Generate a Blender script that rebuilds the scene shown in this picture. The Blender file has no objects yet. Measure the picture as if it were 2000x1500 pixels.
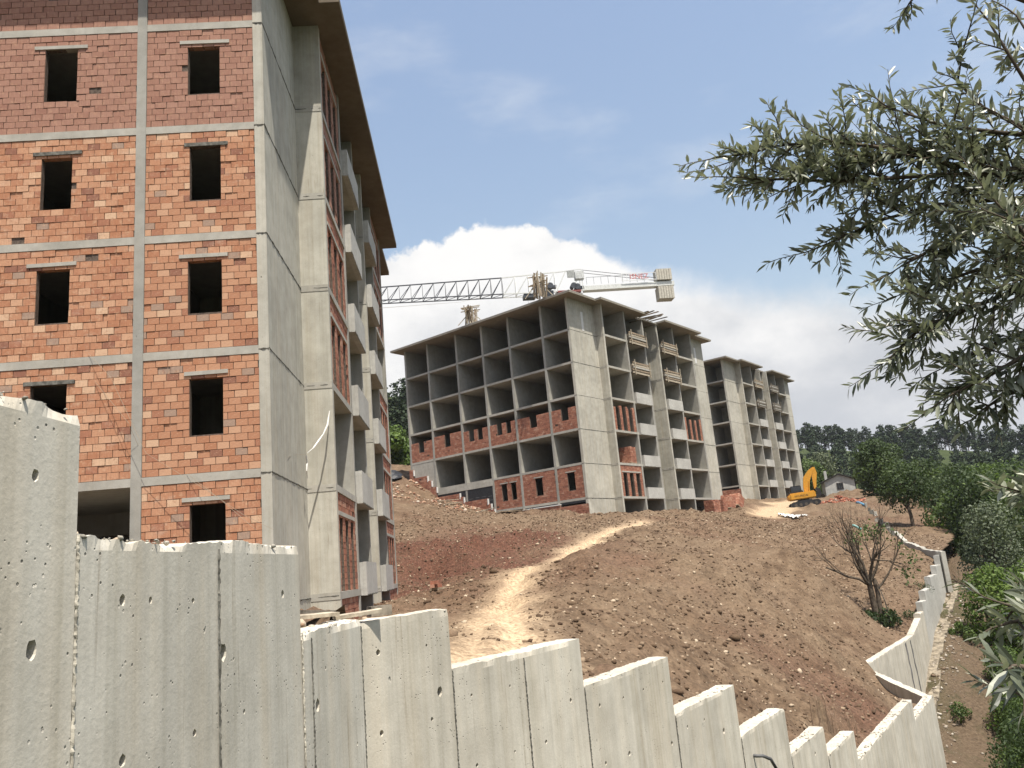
import bpy, bmesh, math, random
import numpy as np
from mathutils import Vector, Matrix
random.seed(11)
rng = np.random.default_rng(11)
sc = bpy.context.scene
COL = sc.collection
R_ = math.radians

# ------------------------------------------------------------------ camera
FPX = 1588.7
PITCH, ROLL = R_(12.76), R_(-5.146)
_fw = np.array([0, math.cos(PITCH), math.sin(PITCH)])
_up = np.array([0, -math.sin(PITCH), math.cos(PITCH)])
_rt = np.array([1.0, 0, 0])
_R = _rt * math.cos(ROLL) + _up * math.sin(ROLL)
_U = -_rt * math.sin(ROLL) + _up * math.cos(ROLL)
cam = bpy.data.cameras.new('camera')
cam.sensor_width = 36.0
cam.lens = 36.0 * FPX / 2000.0
cam.clip_start = 0.05
cam.clip_end = 5000
camo = bpy.data.objects.new('camera', cam)
COL.objects.link(camo)
m4 = Matrix.Identity(4)
for i in range(3):
    m4[i][0], m4[i][1], m4[i][2] = _R[i], _U[i], -_fw[i]
camo.matrix_world = m4
sc.camera = camo

# ------------------------------------------------------------------ light
SUN_AZ, SUN_EL = 153.0, 67.5          # clockwise from +Y, elevation
sun = bpy.data.lights.new('sun', 'SUN')
sun.energy = 5.0
sun.angle = R_(0.6)
sun.color = (1.0, 0.945, 0.86)
suno = bpy.data.objects.new('sun', sun)
COL.objects.link(suno)
_sd = Vector((math.sin(R_(SUN_AZ)) * math.cos(R_(SUN_EL)), math.cos(R_(SUN_AZ)) * math.cos(R_(SUN_EL)), math.sin(R_(SUN_EL))))
suno.rotation_euler = (-_sd).to_track_quat('-Z', 'Y').to_euler()
suno.location = (0, -20, 60)
vs = sc.view_settings
vs.view_transform = 'Standard'
vs.look = 'None'
vs.gamma = 1.0
vs.use_curve_mapping = False
vs.exposure = 0.72
sc.cycles.max_bounces = 6
sc.cycles.diffuse_bounces = 3
sc.cycles.glossy_bounces = 2
sc.cycles.transmission_bounces = 2
sc.cycles.volume_bounces = 0
sc.cycles.transparent_max_bounces = 6


# ------------------------------------------------------------------ node helper
class NG:
    def __init__(s, nt):
        s.nt = nt
        nt.nodes.clear()

    def new(s, t, ins=None, **props):
        n = s.nt.nodes.new(t)
        for k, v in props.items():
            setattr(n, k, v)
        for k, v in (ins or {}).items():
            s.put(n.inputs[k], v)
        return n

    def put(s, sock, v):
        if isinstance(v, bpy.types.NodeSocket):
            s.nt.links.new(v, sock)
        elif v is not None:
            if isinstance(v, (tuple, list)) and sock.type == 'RGBA' and len(v) == 3:
                v = (*v, 1)
            sock.default_value = v

    def co(s, kind='Object'):
        return s.new('ShaderNodeTexCoord').outputs[kind]

    def map(s, vec, scale=(1, 1, 1), loc=(0, 0, 0), rot=(0, 0, 0)):
        return s.new('ShaderNodeMapping', {'Vector': vec, 'Scale': scale, 'Location': loc, 'Rotation': rot}).outputs[0]

    def noise(s, vec, scale, detail=4, rough=0.55, dist=0.0, out=0):
        return s.new('ShaderNodeTexNoise', {'Vector': vec, 'Scale': scale, 'Detail': detail, 'Roughness': rough, 'Distortion': dist}).outputs[out]

    def vor(s, vec, scale, out='Distance', feature='F1', rand=1.0):
        return s.new('ShaderNodeTexVoronoi', {'Vector': vec, 'Scale': scale, 'Randomness': rand}, feature=feature).outputs[out]

    def m(s, op, a, b=0.5, c=None, clamp=False):
        n = s.new('ShaderNodeMath', operation=op, use_clamp=clamp)
        s.put(n.inputs[0], a)
        s.put(n.inputs[1], b)
        if c is not None:
            s.put(n.inputs[2], c)
        return n.outputs[0]

    def rng(s, v, a, b, c=0.0, d=1.0, smooth=True):
        n = s.new('ShaderNodeMapRange', interpolation_type='SMOOTHSTEP' if smooth else 'LINEAR')
        for k, x in zip((0, 1, 2, 3, 4), (v, a, b, c, d)):
            s.put(n.inputs[k], x)
        return n.outputs[0]

    def ramp(s, fac, stops, interp='LINEAR'):
        n = s.new('ShaderNodeValToRGB', {0: fac})
        r = n.color_ramp
        r.interpolation = interp
        while len(r.elements) < len(stops):
            r.elements.new(0.5)
        for e, (p, c) in zip(r.elements, stops):
            e.position = p
            e.color = (*c, 1) if len(c) == 3 else c
        return n.outputs[0]

    def mix(s, f, a, b, blend='MIX'):
        n = s.new('ShaderNodeMix', data_type='RGBA', blend_type=blend)
        s.put(n.inputs[0], f)
        s.put(n.inputs[6], a)
        s.put(n.inputs[7], b)
        return n.outputs[2]

    def attr(s, name, out='Fac'):
        return s.new('ShaderNodeAttribute', attribute_name=name).outputs[out]

    def bump(s, h, strength=0.5, dist=0.02, normal=None):
        n = s.new('ShaderNodeBump', {'Height': h, 'Strength': strength, 'Distance': dist})
        if normal is not None:
            s.put(n.inputs['Normal'], normal)
        return n.outputs[0]

    def out(s, color, rough=0.85, normal=None, spec=0.3, metal=0.0, **kw):
        if isinstance(color, bpy.types.NodeSocket): color = s.mix(1.0, color, (.80, .795, .78), 'MULTIPLY')
        b = s.new('ShaderNodeBsdfPrincipled', {'Base Color': color, 'Roughness': rough, 'Metallic': metal, 'Specular IOR Level': spec, **kw})
        if normal is not None:
            s.put(b.inputs['Normal'], normal)
        o = s.new('ShaderNodeOutputMaterial', {'Surface': b.outputs[0]})
        return b


def newmat(name):
    m = bpy.data.materials.new(name)
    m.use_nodes = True
    return m, NG(m.node_tree)


# ------------------------------------------------------------------ world: sky and a bank of cumulus
w = bpy.data.worlds.new('World')
sc.world = w
w.use_nodes = True
g = NG(w.node_tree)
sky = g.new('ShaderNodeTexSky', sky_type='NISHITA', sun_disc=False)
sky.sun_elevation = R_(SUN_EL)
sky.sun_rotation = R_(SUN_AZ)
sky.altitude = 300
sky.air_density = 2.0
sky.dust_density = 3.0
sky.ozone_density = 1.0
SKY_STR = 0.100
dirv = g.co('Generated')
sep = g.new('ShaderNodeSeparateXYZ', {0: dirv})
hyp = g.m('SQRT', g.m('ADD', g.m('MULTIPLY', sep.outputs[0], sep.outputs[0]), g.m('MULTIPLY', sep.outputs[1], sep.outputs[1])))
tanel = g.m('DIVIDE', sep.outputs[2], g.m('MAXIMUM', hyp, 0.02))
azim = g.m('ARCTAN2', sep.outputs[0], sep.outputs[1])
azn = g.m('ADD', g.m('DIVIDE', azim, 2 * math.pi), 0.5)
def _a(d): return 0.5 + d / 360.0
def _t(v): return (v, v, v)
# upper limit of the cloud bank round the whole horizon (tangent of the elevation)
prof = g.ramp(azn, [(0.0, _t(.34)), (_a(-120), _t(.40)), (_a(-75), _t(.31)), (_a(-40), _t(.36)), (_a(-20), _t(.385)), (_a(-9), _t(.405)), (_a(-4.5), _t(.425)),
                    (_a(-2.3), _t(.452)), (_a(1.5), _t(.446)), (_a(5.5), _t(.412)), (_a(12), _t(.345)), (_a(19), _t(.30)), (_a(31), _t(.255)), (_a(50), _t(.30)), (_a(85), _t(.38)), (_a(130), _t(.30)), (1.0, _t(.34))], 'EASE')
wob = g.noise(dirv, 9.0, 6, 0.62)
wob2 = g.noise(dirv, 30.0, 8, 0.68)
edge = g.m('ADD', g.m('SUBTRACT', prof, tanel), g.m('ADD', g.m('MULTIPLY', g.m('SUBTRACT', wob, .5), .085), g.m('MULTIPLY', g.m('SUBTRACT', wob2, .5), .04)))
soft = g.rng(azn, _a(4), _a(17), 0.008, 0.05)
bank = g.rng(edge, g.m('MULTIPLY', soft, -0.45), soft)
thin = g.noise(g.map(dirv, (1.2, 1.2, 3.4)), 3.0, 6, 0.55)
cirr = g.m('MULTIPLY', g.rng(thin, .5, .78), .34)
cfac = g.m('MAXIMUM', bank, cirr)
ctex = g.noise(g.map(dirv, (1, 1, 1.8)), 5.5, 7, 0.6)
ctex2 = g.noise(g.map(dirv, (1, 1, 1.5)), 16.0, 7, 0.62)
lit = g.rng(g.m('ADD', tanel, g.m('ADD', g.m('MULTIPLY', g.m('SUBTRACT', ctex, .5), .5), g.m('MULTIPLY', g.m('SUBTRACT', ctex2, .5), .16))), .10, .42)
ccol = g.mix(lit, (.365, .378, .40), (.62, .612, .60))
skyc = g.mix(1.0, sky.outputs[0], (SKY_STR * 1.0, SKY_STR * .97, SKY_STR * 1.03), 'MULTIPLY')
skyc = g.mix(.04, skyc, (.435, .465, .525))
allc = g.mix(cfac, skyc, ccol)
bg = g.new('ShaderNodeBackground', {0: allc, 1: 1.0})
g.new('ShaderNodeOutputWorld', {0: bg.outputs[0]})


# ------------------------------------------------------------------ pixel helpers (2000 x 1500 photograph)
def ray(x, y):
    d = _R * (x - 1000) / FPX - _U * (y - 750) / FPX + _fw
    return d / math.hypot(d[0], d[1])
def at_r(x, y, r): return ray(x, y) * r
def on_plane(x, y, P, az):
    d = ray(x, y); a = R_(az); n = np.array([math.cos(a), -math.sin(a), 0])
    return d * ((n[0] * P[0] + n[1] * P[1]) / (n @ d))
def hd(az): return np.array([math.sin(R_(az)), math.cos(R_(az)), 0.0])


# ------------------------------------------------------------------ numpy noise
def _hash(ix, iy, seed):
    h = (ix.astype(np.int64) * 374761393 + iy.astype(np.int64) * 668265263 + seed * 974634777) & 0xffffffff
    h = ((h ^ (h >> 13)) * 1274126177) & 0xffffffff
    return ((h ^ (h >> 16)) & 0xffff) / 65535.0
def vnoise(x, y, seed=0):
    ix, iy = np.floor(x), np.floor(y)
    fx, fy = x - ix, y - iy
    fx, fy = fx * fx * (3 - 2 * fx), fy * fy * (3 - 2 * fy)
    a, b = _hash(ix, iy, seed), _hash(ix + 1, iy, seed)
    c, d = _hash(ix, iy + 1, seed), _hash(ix + 1, iy + 1, seed)
    return (a + (b - a) * fx) * (1 - fy) + (c + (d - c) * fx) * fy - 0.5
def fbm(x, y, scale, octaves=4, seed=0, gain=0.5):
    s = np.zeros_like(x, dtype=float); amp = 1.0
    for o in range(octaves):
        s += amp * vnoise(x * scale, y * scale, seed + o * 17)
        scale *= 2.03; amp *= gain
    return s


# ------------------------------------------------------------------ mesh helpers
class MB:
    def __init__(s):
        s.v = []; s.f = []; s.t = []

    def add(s, verts, faces, tint=0.0):
        b = len(s.v)
        s.v += [tuple(p) for p in verts]
        s.f += [tuple(i + b for i in f) for f in faces]
        s.t += [tint] * len(verts)

    def box(s, x0, x1, y0, y1, z0, z1, tint=0.0):
        s.add([(x0, y0, z0), (x1, y0, z0), (x1, y1, z0), (x0, y1, z0), (x0, y0, z1), (x1, y0, z1), (x1, y1, z1), (x0, y1, z1)],
              [(0, 3, 2, 1), (4, 5, 6, 7), (0, 1, 5, 4), (1, 2, 6, 5), (2, 3, 7, 6), (3, 0, 4, 7)], tint)

    def boxm(s, size, M, tint=0.0):
        hx, hy, hz = size[0] / 2, size[1] / 2, size[2] / 2
        vs_ = [M @ Vector(p) for p in ((-hx, -hy, -hz), (hx, -hy, -hz), (hx, hy, -hz), (-hx, hy, -hz), (-hx, -hy, hz), (hx, -hy, hz), (hx, hy, hz), (-hx, hy, hz))]
        s.add(vs_, [(0, 3, 2, 1), (4, 5, 6, 7), (0, 1, 5, 4), (1, 2, 6, 5), (2, 3, 7, 6), (3, 0, 4, 7)], tint)

    def prism(s, poly, z0, z1, tint=0.0):
        n = len(poly)
        vs_ = [(x, y, z0) for x, y in poly] + [(x, y, z1) for x, y in poly]
        fs = [tuple(range(n - 1, -1, -1)), tuple(range(n, 2 * n))] + [(i, (i + 1) % n, n + (i + 1) % n, n + i) for i in range(n)]
        s.add(vs_, fs, tint)

    def bar(s, a, b, wd, ht=None, tint=0.0):
        a, b = Vector(a), Vector(b)
        d = b - a; L = d.length
        if L < 1e-6: return
        q = d.to_track_quat('X', 'Z').to_matrix().to_4x4()
        s.boxm((L, wd, ht or wd), Matrix.Translation((a + b) / 2) @ q, tint)

    def tube(s, pts, rad, n=6, tint=0.0, cap=True):
        pts = [Vector(p) for p in pts]
        if not hasattr(rad, '__len__'): rad = [rad] * len(pts)
        rings = []
        for i, p in enumerate(pts):
            d = (pts[min(i + 1, len(pts) - 1)] - pts[max(i - 1, 0)]).normalized()
            u = d.orthogonal().normalized() if i == 0 else (u0 - d * u0.dot(d)).normalized()
            u0 = u; v = d.cross(u)
            rings.append([p + (u * math.cos(2 * math.pi * k / n) + v * math.sin(2 * math.pi * k / n)) * rad[i] for k in range(n)])
        vs_ = [q for r in rings for q in r]
        fs = [(i * n + k, i * n + (k + 1) % n, (i + 1) * n + (k + 1) % n, (i + 1) * n + k) for i in range(len(pts) - 1) for k in range(n)]
        if cap: fs += [tuple(range(n - 1, -1, -1)), tuple((len(pts) - 1) * n + k for k in range(n))]
        s.add(vs_, fs, tint)

    def build(s, name, mat=None, parent=None, smooth=False):
        return mk(name, s.v, s.f, mat, parent, smooth, s.t if any(s.t) else None)


def mk(name, v, f, mat=None, parent=None, smooth=False, tint=None):
    me = bpy.data.meshes.new(name)
    me.from_pydata([tuple(p) for p in v], [], f)
    if tint is not None:
        a = me.attributes.new('tint', 'FLOAT', 'POINT')
        a.data.foreach_set('value', np.asarray(tint, dtype=np.float32))
    if mat: me.materials.append(mat)
    if smooth: me.polygons.foreach_set('use_smooth', [True] * len(me.polygons))
    me.update()
    o = bpy.data.objects.new(name, me)
    COL.objects.link(o)
    if parent: o.parent = parent
    return o

def npmesh(name, V, Fq, mat=None, parent=None, smooth=False, attrs=None):
    """numpy vertices n x 3, faces m x k (all the same size)"""
    me = bpy.data.meshes.new(name)
    k = Fq.shape[1]
    me.vertices.add(len(V)); me.vertices.foreach_set('co', np.ascontiguousarray(V, dtype=np.float32).ravel())
    me.loops.add(Fq.size); me.loops.foreach_set('vertex_index', np.ascontiguousarray(Fq, dtype=np.int32).ravel())
    me.polygons.add(len(Fq)); me.polygons.foreach_set('loop_start', np.arange(0, Fq.size, k, dtype=np.int32))
    if smooth: me.polygons.foreach_set('use_smooth', np.ones(len(Fq), dtype=bool))
    for an, av in (attrs or {}).items():
        a = me.attributes.new(an, 'FLOAT', 'POINT'); a.data.foreach_set('value', np.asarray(av, dtype=np.float32))
    if mat: me.materials.append(mat)
    me.update(calc_edges=True); me.validate()
    o = bpy.data.objects.new(name, me); COL.objects.link(o)
    if parent: o.parent = parent
    return o

def tag(o, label=None, cat=None, group=None, kind=None):
    if label: o['label'] = label
    if cat: o['category'] = cat
    if group: o['group'] = group
    if kind: o['kind'] = kind
    return o

def empty(name, loc=(0, 0, 0), rz=0.0, label=None, cat=None, group=None):
    o = bpy.data.objects.new(name, None)
    o.empty_display_size = 0.3
    COL.objects.link(o); o.location = loc; o.rotation_euler = (0, 0, rz)
    return tag(o, label, cat, group)

def copy_tree(o, parent=None):
    c = o.copy(); COL.objects.link(c); c.parent = parent
    for ch in list(o.children): copy_tree(ch, c)
    return c
# ------------------------------------------------------------------ materials
def concrete(name, dark=(.20, .195, .175), light=(.42, .41, .37), warm=(.40, .36, .28), pit=1.0, streak=1.0, scale=1.0, boards=0.0):
    m, g = newmat(name)
    c = g.co()
    big = g.noise(c, 0.45 * scale, 5, .6)
    st = g.noise(g.map(c, (2.6, 2.6, .16)), 1.6 * scale, 5, .6)
    med = g.noise(c, 3.2 * scale, 6, .62)
    fine = g.noise(c, 42.0, 4, .6)
    col = g.mix(g.rng(big, .3, .72), dark, light)
    col = g.mix(g.rng(st, .42, .72, 0, .62 * streak), col, warm)
    col = g.mix(g.rng(st, .25, .42, .5 * streak, 0), col, tuple(x * .62 for x in dark))
    col = g.mix(.4, col, light)
    if boards:
        bd = g.noise(g.map(c, (1, 1, .015)), 7.0, 3, .7)
        col = g.mix(1.0, col, g.ramp(bd, [(.3, (1 - boards, 1 - boards * 1.05, 1 - boards * 1.25)), (.5, (1, 1, 1)), (.7, (1 + boards * .7,) * 3)]), 'MULTIPLY')
        dr = g.noise(g.map(c, (1, 1, .05), (4, 9, 1)), 11.0, 4, .65)
        col = g.mix(g.rng(dr, .60, .74, 0, .55), col, (.27, .215, .145))
        bl_ = g.noise(g.map(c, (1, 1, .6), (2, 1, 7)), .9, 6, .6)
        col = g.mix(g.rng(bl_, .5, .75, 0, .5), col, tuple(x * .68 for x in light))
    k = g.m('ADD', g.m('MULTIPLY', med, .5), g.m('MULTIPLY', fine, .22))
    col = g.mix(1.0, col, g.ramp(k, [(.2, (.78, .77, .75)), (.5, (1.1, 1.1, 1.1))]), 'MULTIPLY')
    pv = g.vor(g.map(c, (1, 1, .6)), 6.0)
    pm = g.m('MULTIPLY', g.rng(pv, .06, .13, 1, 0), g.rng(g.noise(c, 5.3, 4), .60, .68))
    pv2 = g.vor(g.map(c, (1, 1, 1), (3.1, 7.7, 1.3)), 24.0)
    pm2 = g.m('MULTIPLY', g.rng(pv2, .10, .2, 1, 0), g.rng(g.noise(g.map(c, loc=(5, 3, 2)), 3.3, 3), .52, .62))
    pits = g.m('MULTIPLY', g.m('MAXIMUM', pm, pm2), pit)
    col = g.mix(g.m('MULTIPLY', pits, .8), col, (.06, .058, .05))
    h = g.m('SUBTRACT', g.m('ADD', g.m('MULTIPLY', med, .5), g.m('MULTIPLY', fine, .25)), g.m('MULTIPLY', pits, 1.6))
    g.out(col, .88, g.bump(h, .55, .012), .25)
    return m

def brickmat(name, stops, soot=.25, weather=1.0, smear=0.0):
    m, g = newmat(name)
    c = g.co()
    rnd = g.new('ShaderNodeObjectInfo').outputs['Random']
    tv = g.m('FRACT', g.m('ADD', g.attr('tint'), g.m('MULTIPLY', rnd, 7.13)))
    col = g.ramp(tv, stops, 'CONSTANT')
    wear = g.noise(c, 7.5, 6, .72)
    col = g.mix(g.rng(wear, .5, .68, 0, .75 * weather), col, (.60, .375, .24))
    wear2 = g.noise(g.map(c, loc=(3, 5, 8)), 11.0, 5, .7)
    col = g.mix(g.rng(wear2, .52, .7, 0, .6 * weather), col, (.34, .155, .095))
    col = g.mix(g.rng(g.noise(g.map(c, loc=(9, 2, 4)), 2.2, 5, .7), .60, .78, 0, soot), col, (.13, .085, .065))
    if smear:
        sm_ = g.noise(g.map(c, (1, 1, 2.2), (6, 1, 3)), 1.9, 7, .72)
        col = g.mix(g.rng(sm_, .54, .72, 0, smear), col, (.58, .46, .36))
    gr = g.noise(g.map(c, (42, 42, 5)), 1.0, 3, .5)
    col = g.mix(1.0, col, g.ramp(gr, [(.25, (.86, .86, .86)), (.7, (1.08, 1.08, 1.08))]), 'MULTIPLY')
    h = g.m('ADD', g.m('MULTIPLY', gr, .5), g.noise(c, 30, 4))
    g.out(col, .9, g.bump(h, .5, .008), .15)
    return m

def plain(name, col, rough=.8, spec=.3, metal=0.0, var=.25, scale=6.0, bump=.2):
    m, g = newmat(name)
    c = g.co()
    n = g.noise(c, scale, 5, .6)
    cc = g.mix(g.rng(n, .3, .7, 0, 1), tuple(x * (1 - var) for x in col), tuple(min(1, x * (1 + var)) for x in col))
    g.out(cc, rough, g.bump(n, bump, .01) if bump else None, spec, metal)
    return m

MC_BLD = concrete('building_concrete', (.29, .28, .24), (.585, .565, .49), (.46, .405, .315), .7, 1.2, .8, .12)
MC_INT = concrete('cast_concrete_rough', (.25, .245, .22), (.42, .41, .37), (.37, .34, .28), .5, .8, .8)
MC_SLAB = concrete('slab_concrete', (.29, .28, .245), (.51, .49, .435), (.42, .38, .31), .5, .8, 1.2)
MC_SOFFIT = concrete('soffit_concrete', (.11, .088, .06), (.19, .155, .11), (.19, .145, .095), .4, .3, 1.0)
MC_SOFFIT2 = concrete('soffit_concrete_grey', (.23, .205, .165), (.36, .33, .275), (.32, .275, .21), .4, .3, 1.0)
MC_PARA = concrete('parapet_concrete', (.36, .35, .32), (.56, .55, .51), (.46, .44, .38), .5, .7, 1.5)
MC_WALL = concrete('wall_concrete_grey', (.43, .405, .35), (.76, .72, .625), (.60, .50, .36), 1.0, 1.1, .8, .15)
MC_WALL2 = concrete('wall_concrete_pale', (.41, .38, .32), (.66, .62, .53), (.57, .485, .36), .8, 1.0, .8, .15)
MC_JOINT = plain('rough_joint_concrete', (.16, .155, .135), .95, .1, 0, .45, 9.0, .9)
MC_CRUMB = plain('broken_concrete', (.46, .43, .36), .95, .1, 0, .35, 14.0, .8)
MB_MIX = brickmat('brick_mixed', [(0, (.50, .253, .148)), (.15, (.45, .21, .118)), (.30, (.55, .295, .178)), (.46, (.475, .232, .135)), (.60, (.60, .355, .225)), (.70, (.40, .182, .11)),
                                  (.78, (.52, .272, .162)), (.87, (.29, .135, .09)), (.92, (.66, .44, .29)), (.96, (.38, .27, .205))], .4, 1.0, .4)
MB_DULL = brickmat('brick_even', [(0, (.375, .205, .15)), (.2, (.355, .19, .137)), (.4, (.40, .225, .165)), (.6, (.36, .195, .142)), (.8, (.39, .215, .158)), (.93, (.32, .165, .12))], .15, .5)
MB_RED = brickmat('brick_red', [(0, (.37, .165, .11)), (.2, (.32, .135, .09)), (.42, (.41, .19, .125)), (.62, (.35, .15, .10)), (.8, (.46, .25, .175)), (.92, (.27, .12, .085))], .2, .5)
M_MORTAR = plain('mortar', (.13, .10, .08), .95, .1, 0, .4, 18, .6)
M_BITUMEN = plain('bitumen_coat', (.018, .019, .022), .55, .4, 0, .4, 6, .3)
M_WHITE = plain('white_insulation', (.72, .71, .68), .7, .3, 0, .08, 9, .1)
M_TIMBER = plain('weathered_timber', (.30, .235, .165), .9, .15, 0, .45, 9, .5)
M_TIMBER_P = plain('pale_timber', (.44, .38, .29), .9, .15, 0, .35, 9, .5)
M_TIMBER_D = plain('grey_form_timber', (.20, .175, .14), .92, .1, 0, .5, 7, .6)
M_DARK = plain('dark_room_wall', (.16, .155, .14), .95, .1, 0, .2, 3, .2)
# ------------------------------------------------------------------ apartment blocks (local frame: +y along the long side, +x out of it, front face at y = 0 towards -y)
T = [0, 3.1, 7.05, 10.45, 13.9, 17.95, 21.4]
S = [0, 4.15, 8.2, 11.7, 14.3, 17.8, 21.85, 26.0]
PO = 0.8

def courses(w_, h_, openings, course=.178, bl=.292, seed=0, miss=.004, top=None):
    """running bond: list of (u0,u1,v0,v1) for one panel, cut round the openings (u0,u1,v0,v1)"""
    r = random.Random(seed)
    out = []
    rows = int(math.ceil(h_ / course - .2))
    ch = h_ / max(1, rows) if top is None else course
    for i in range(rows):
        v0, v1 = i * ch, (i + 1) * ch
        spans = [(0.0, w_)]
        for (a, b, c, d) in openings:
            if v0 + ch * .5 > c and v0 + ch * .5 < d:
                spans = [s2 for (p, q) in spans for s2 in ((p, min(q, a)), (max(p, b), q)) if s2[1] - s2[0] > .03]
        off = (i % 2) * bl * .5 + r.uniform(-.03, .03)
        for (p, q) in spans:
            u = p - (off if p < .01 else (i % 2) * bl * .5)
            while u < q - .02:
                L = bl * r.uniform(.97, 1.03)
                a, b = max(u, p), min(u + L, q)
                u += L
                if q - u < .05 and q - u > 0: b = q; u = q
                if b - a < .04 or r.random() < miss: continue
                out.append((a, b, v0, v1))
    return out

_unit_brick = {}
def unit_brick(mat):
    if mat.name not in _unit_brick:
        b = MB(); b.box(-.5, .5, -.5, .5, -.5, .5)
        me = bpy.data.meshes.new('brick'); me.from_pydata(b.v, [], b.f); me.materials.append(mat)
        _unit_brick[mat.name] = me
    return _unit_brick[mat.name]

def brick_panel(parent, axis, base, w_, h_, openings, z0, mat, seed, singles=0, depth=.17, gap=.008, miss=.004, top=None, name='brick_infill'):
    """axis 'L': front face, u runs along -x from x=base, out = -y at y=plane ; axis 'R': long side, u runs along +y from y=base, out = +x"""
    ax, pl = axis
    bs = courses(w_, h_, openings, seed=seed, miss=miss, top=top)
    r = random.Random(seed + 5)
    def xyz(u0, u1, n0, n1):
        if ax == 'L': return (base - u1, base - u0, pl - n1, pl - n0)
        return (pl + n0, pl + n1, base + u0, base + u1)
    # mortar bed behind the brick faces, with the same openings
    mb = MB()
    us = sorted({0.0, w_} | {x for o in openings for x in o[:2] if 0 < x < w_})
    vs_ = sorted({0.0, h_} | {min(max(x, 0), h_) for o in openings for x in o[2:]})
    for a, b in zip(us[:-1], us[1:]):
        for c, d in zip(vs_[:-1], vs_[1:]):
            if any(o[0] < (a + b) / 2 < o[1] and o[2] < (c + d) / 2 < o[3] for o in openings): continue
            X = xyz(a, b, -depth + .02, -.022); mb.box(*X, z0 + c, z0 + d)
    po = mb.build('brick_infill' if name is None else name, M_MORTAR, parent)
    jm = MB(); n1 = 0
    for (u0, u1, v0, v1) in bs:
        n = r.uniform(-.006, .008)
        if r.random() < .025: n -= .018
        X = xyz(u0 + gap, u1 - gap, -depth, n); t = r.random()
        zz = (z0 + v0 + gap * .8 + r.uniform(-.002, .002), z0 + v1 - gap * .8)
        if n1 < singles:
            o = bpy.data.objects.new('brick', unit_brick(mat)); COL.objects.link(o); o.parent = po
            o.location = ((X[0] + X[1]) / 2, (X[2] + X[3]) / 2, sum(zz) / 2)
            o.scale = (X[1] - X[0], X[3] - X[2], zz[1] - zz[0]); n1 += 1
        else:
            jm.box(*X, *zz, tint=t)
    if jm.v:
        j = jm.build('bricks', mat, po); j['kind'] = 'stuff'
    return po

def jag(parent, p0, p1, out, w_=.05, seed=0, dep=.02, step=.12, mat=None, name='pour_joint'):
    """a rough fin of grout along a construction joint"""
    r = random.Random(seed); p0, p1, out = Vector(p0), Vector(p1), Vector(out)
    d = (p1 - p0); L = d.length; d /= L; up = out.cross(d)
    n = max(2, int(L / step)); v = []; f = []
    for i in range(n + 1):
        c = p0 + d * (L * i / n); a = w_ * r.uniform(.15, .75); b = w_ * r.uniform(.15, .75); e = dep * r.uniform(.1, 1.0)
        v += [c - up * a - out * .004, c - up * a * .4 + out * e, c + up * b * .4 + out * e, c + up * b - out * .004]
    for i in range(n):
        for k in range(3): f.append((4 * i + k, 4 * i + 4 + k, 4 * i + 5 + k, 4 * i + 1 + k))
    return mk(name, v, f, mat or MC_JOINT, parent)

def footprint(e, notch, f=.015):
    xn = -.55
    c = [(-21.4 - f, -f), (-.02, -f), (-.02, 4.15 - e), (PO + e, 4.15 - e), (PO + e, 11.7 + e)]
    if notch: c += [(xn, 11.7 + e), (xn, 14.3 - e)]
    else: c += [(xn, 11.7 + e), (xn, 14.3 - e)]
    c += [(PO + e, 14.3 - e), (PO + e, 21.85 + e), (-.02, 21.85 + e), (-.02, 26 - .02), (-21.4 - f, 26 - .02)]
    return c

def doorwall(mb, horiz, a0, a1, c0, c1, doors, z0, z1, dh=2.15):
    """a wall with door openings; horiz: runs along x between a0..a1 at y c0..c1, else along y"""
    cur = a0
    def bx(p, q, z0_, z1_):
        if q - p < .02: return
        if horiz: mb.box(p, q, c0, c1, z0_, z1_)
        else: mb.box(c0, c1, p, q, z0_, z1_)
    for d in sorted(doors):
        bx(cur, d, z0, z1); bx(d, d + .95, z0 + dh, z1); cur = d + .95
    bx(cur, a1, z0, z1)

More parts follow.
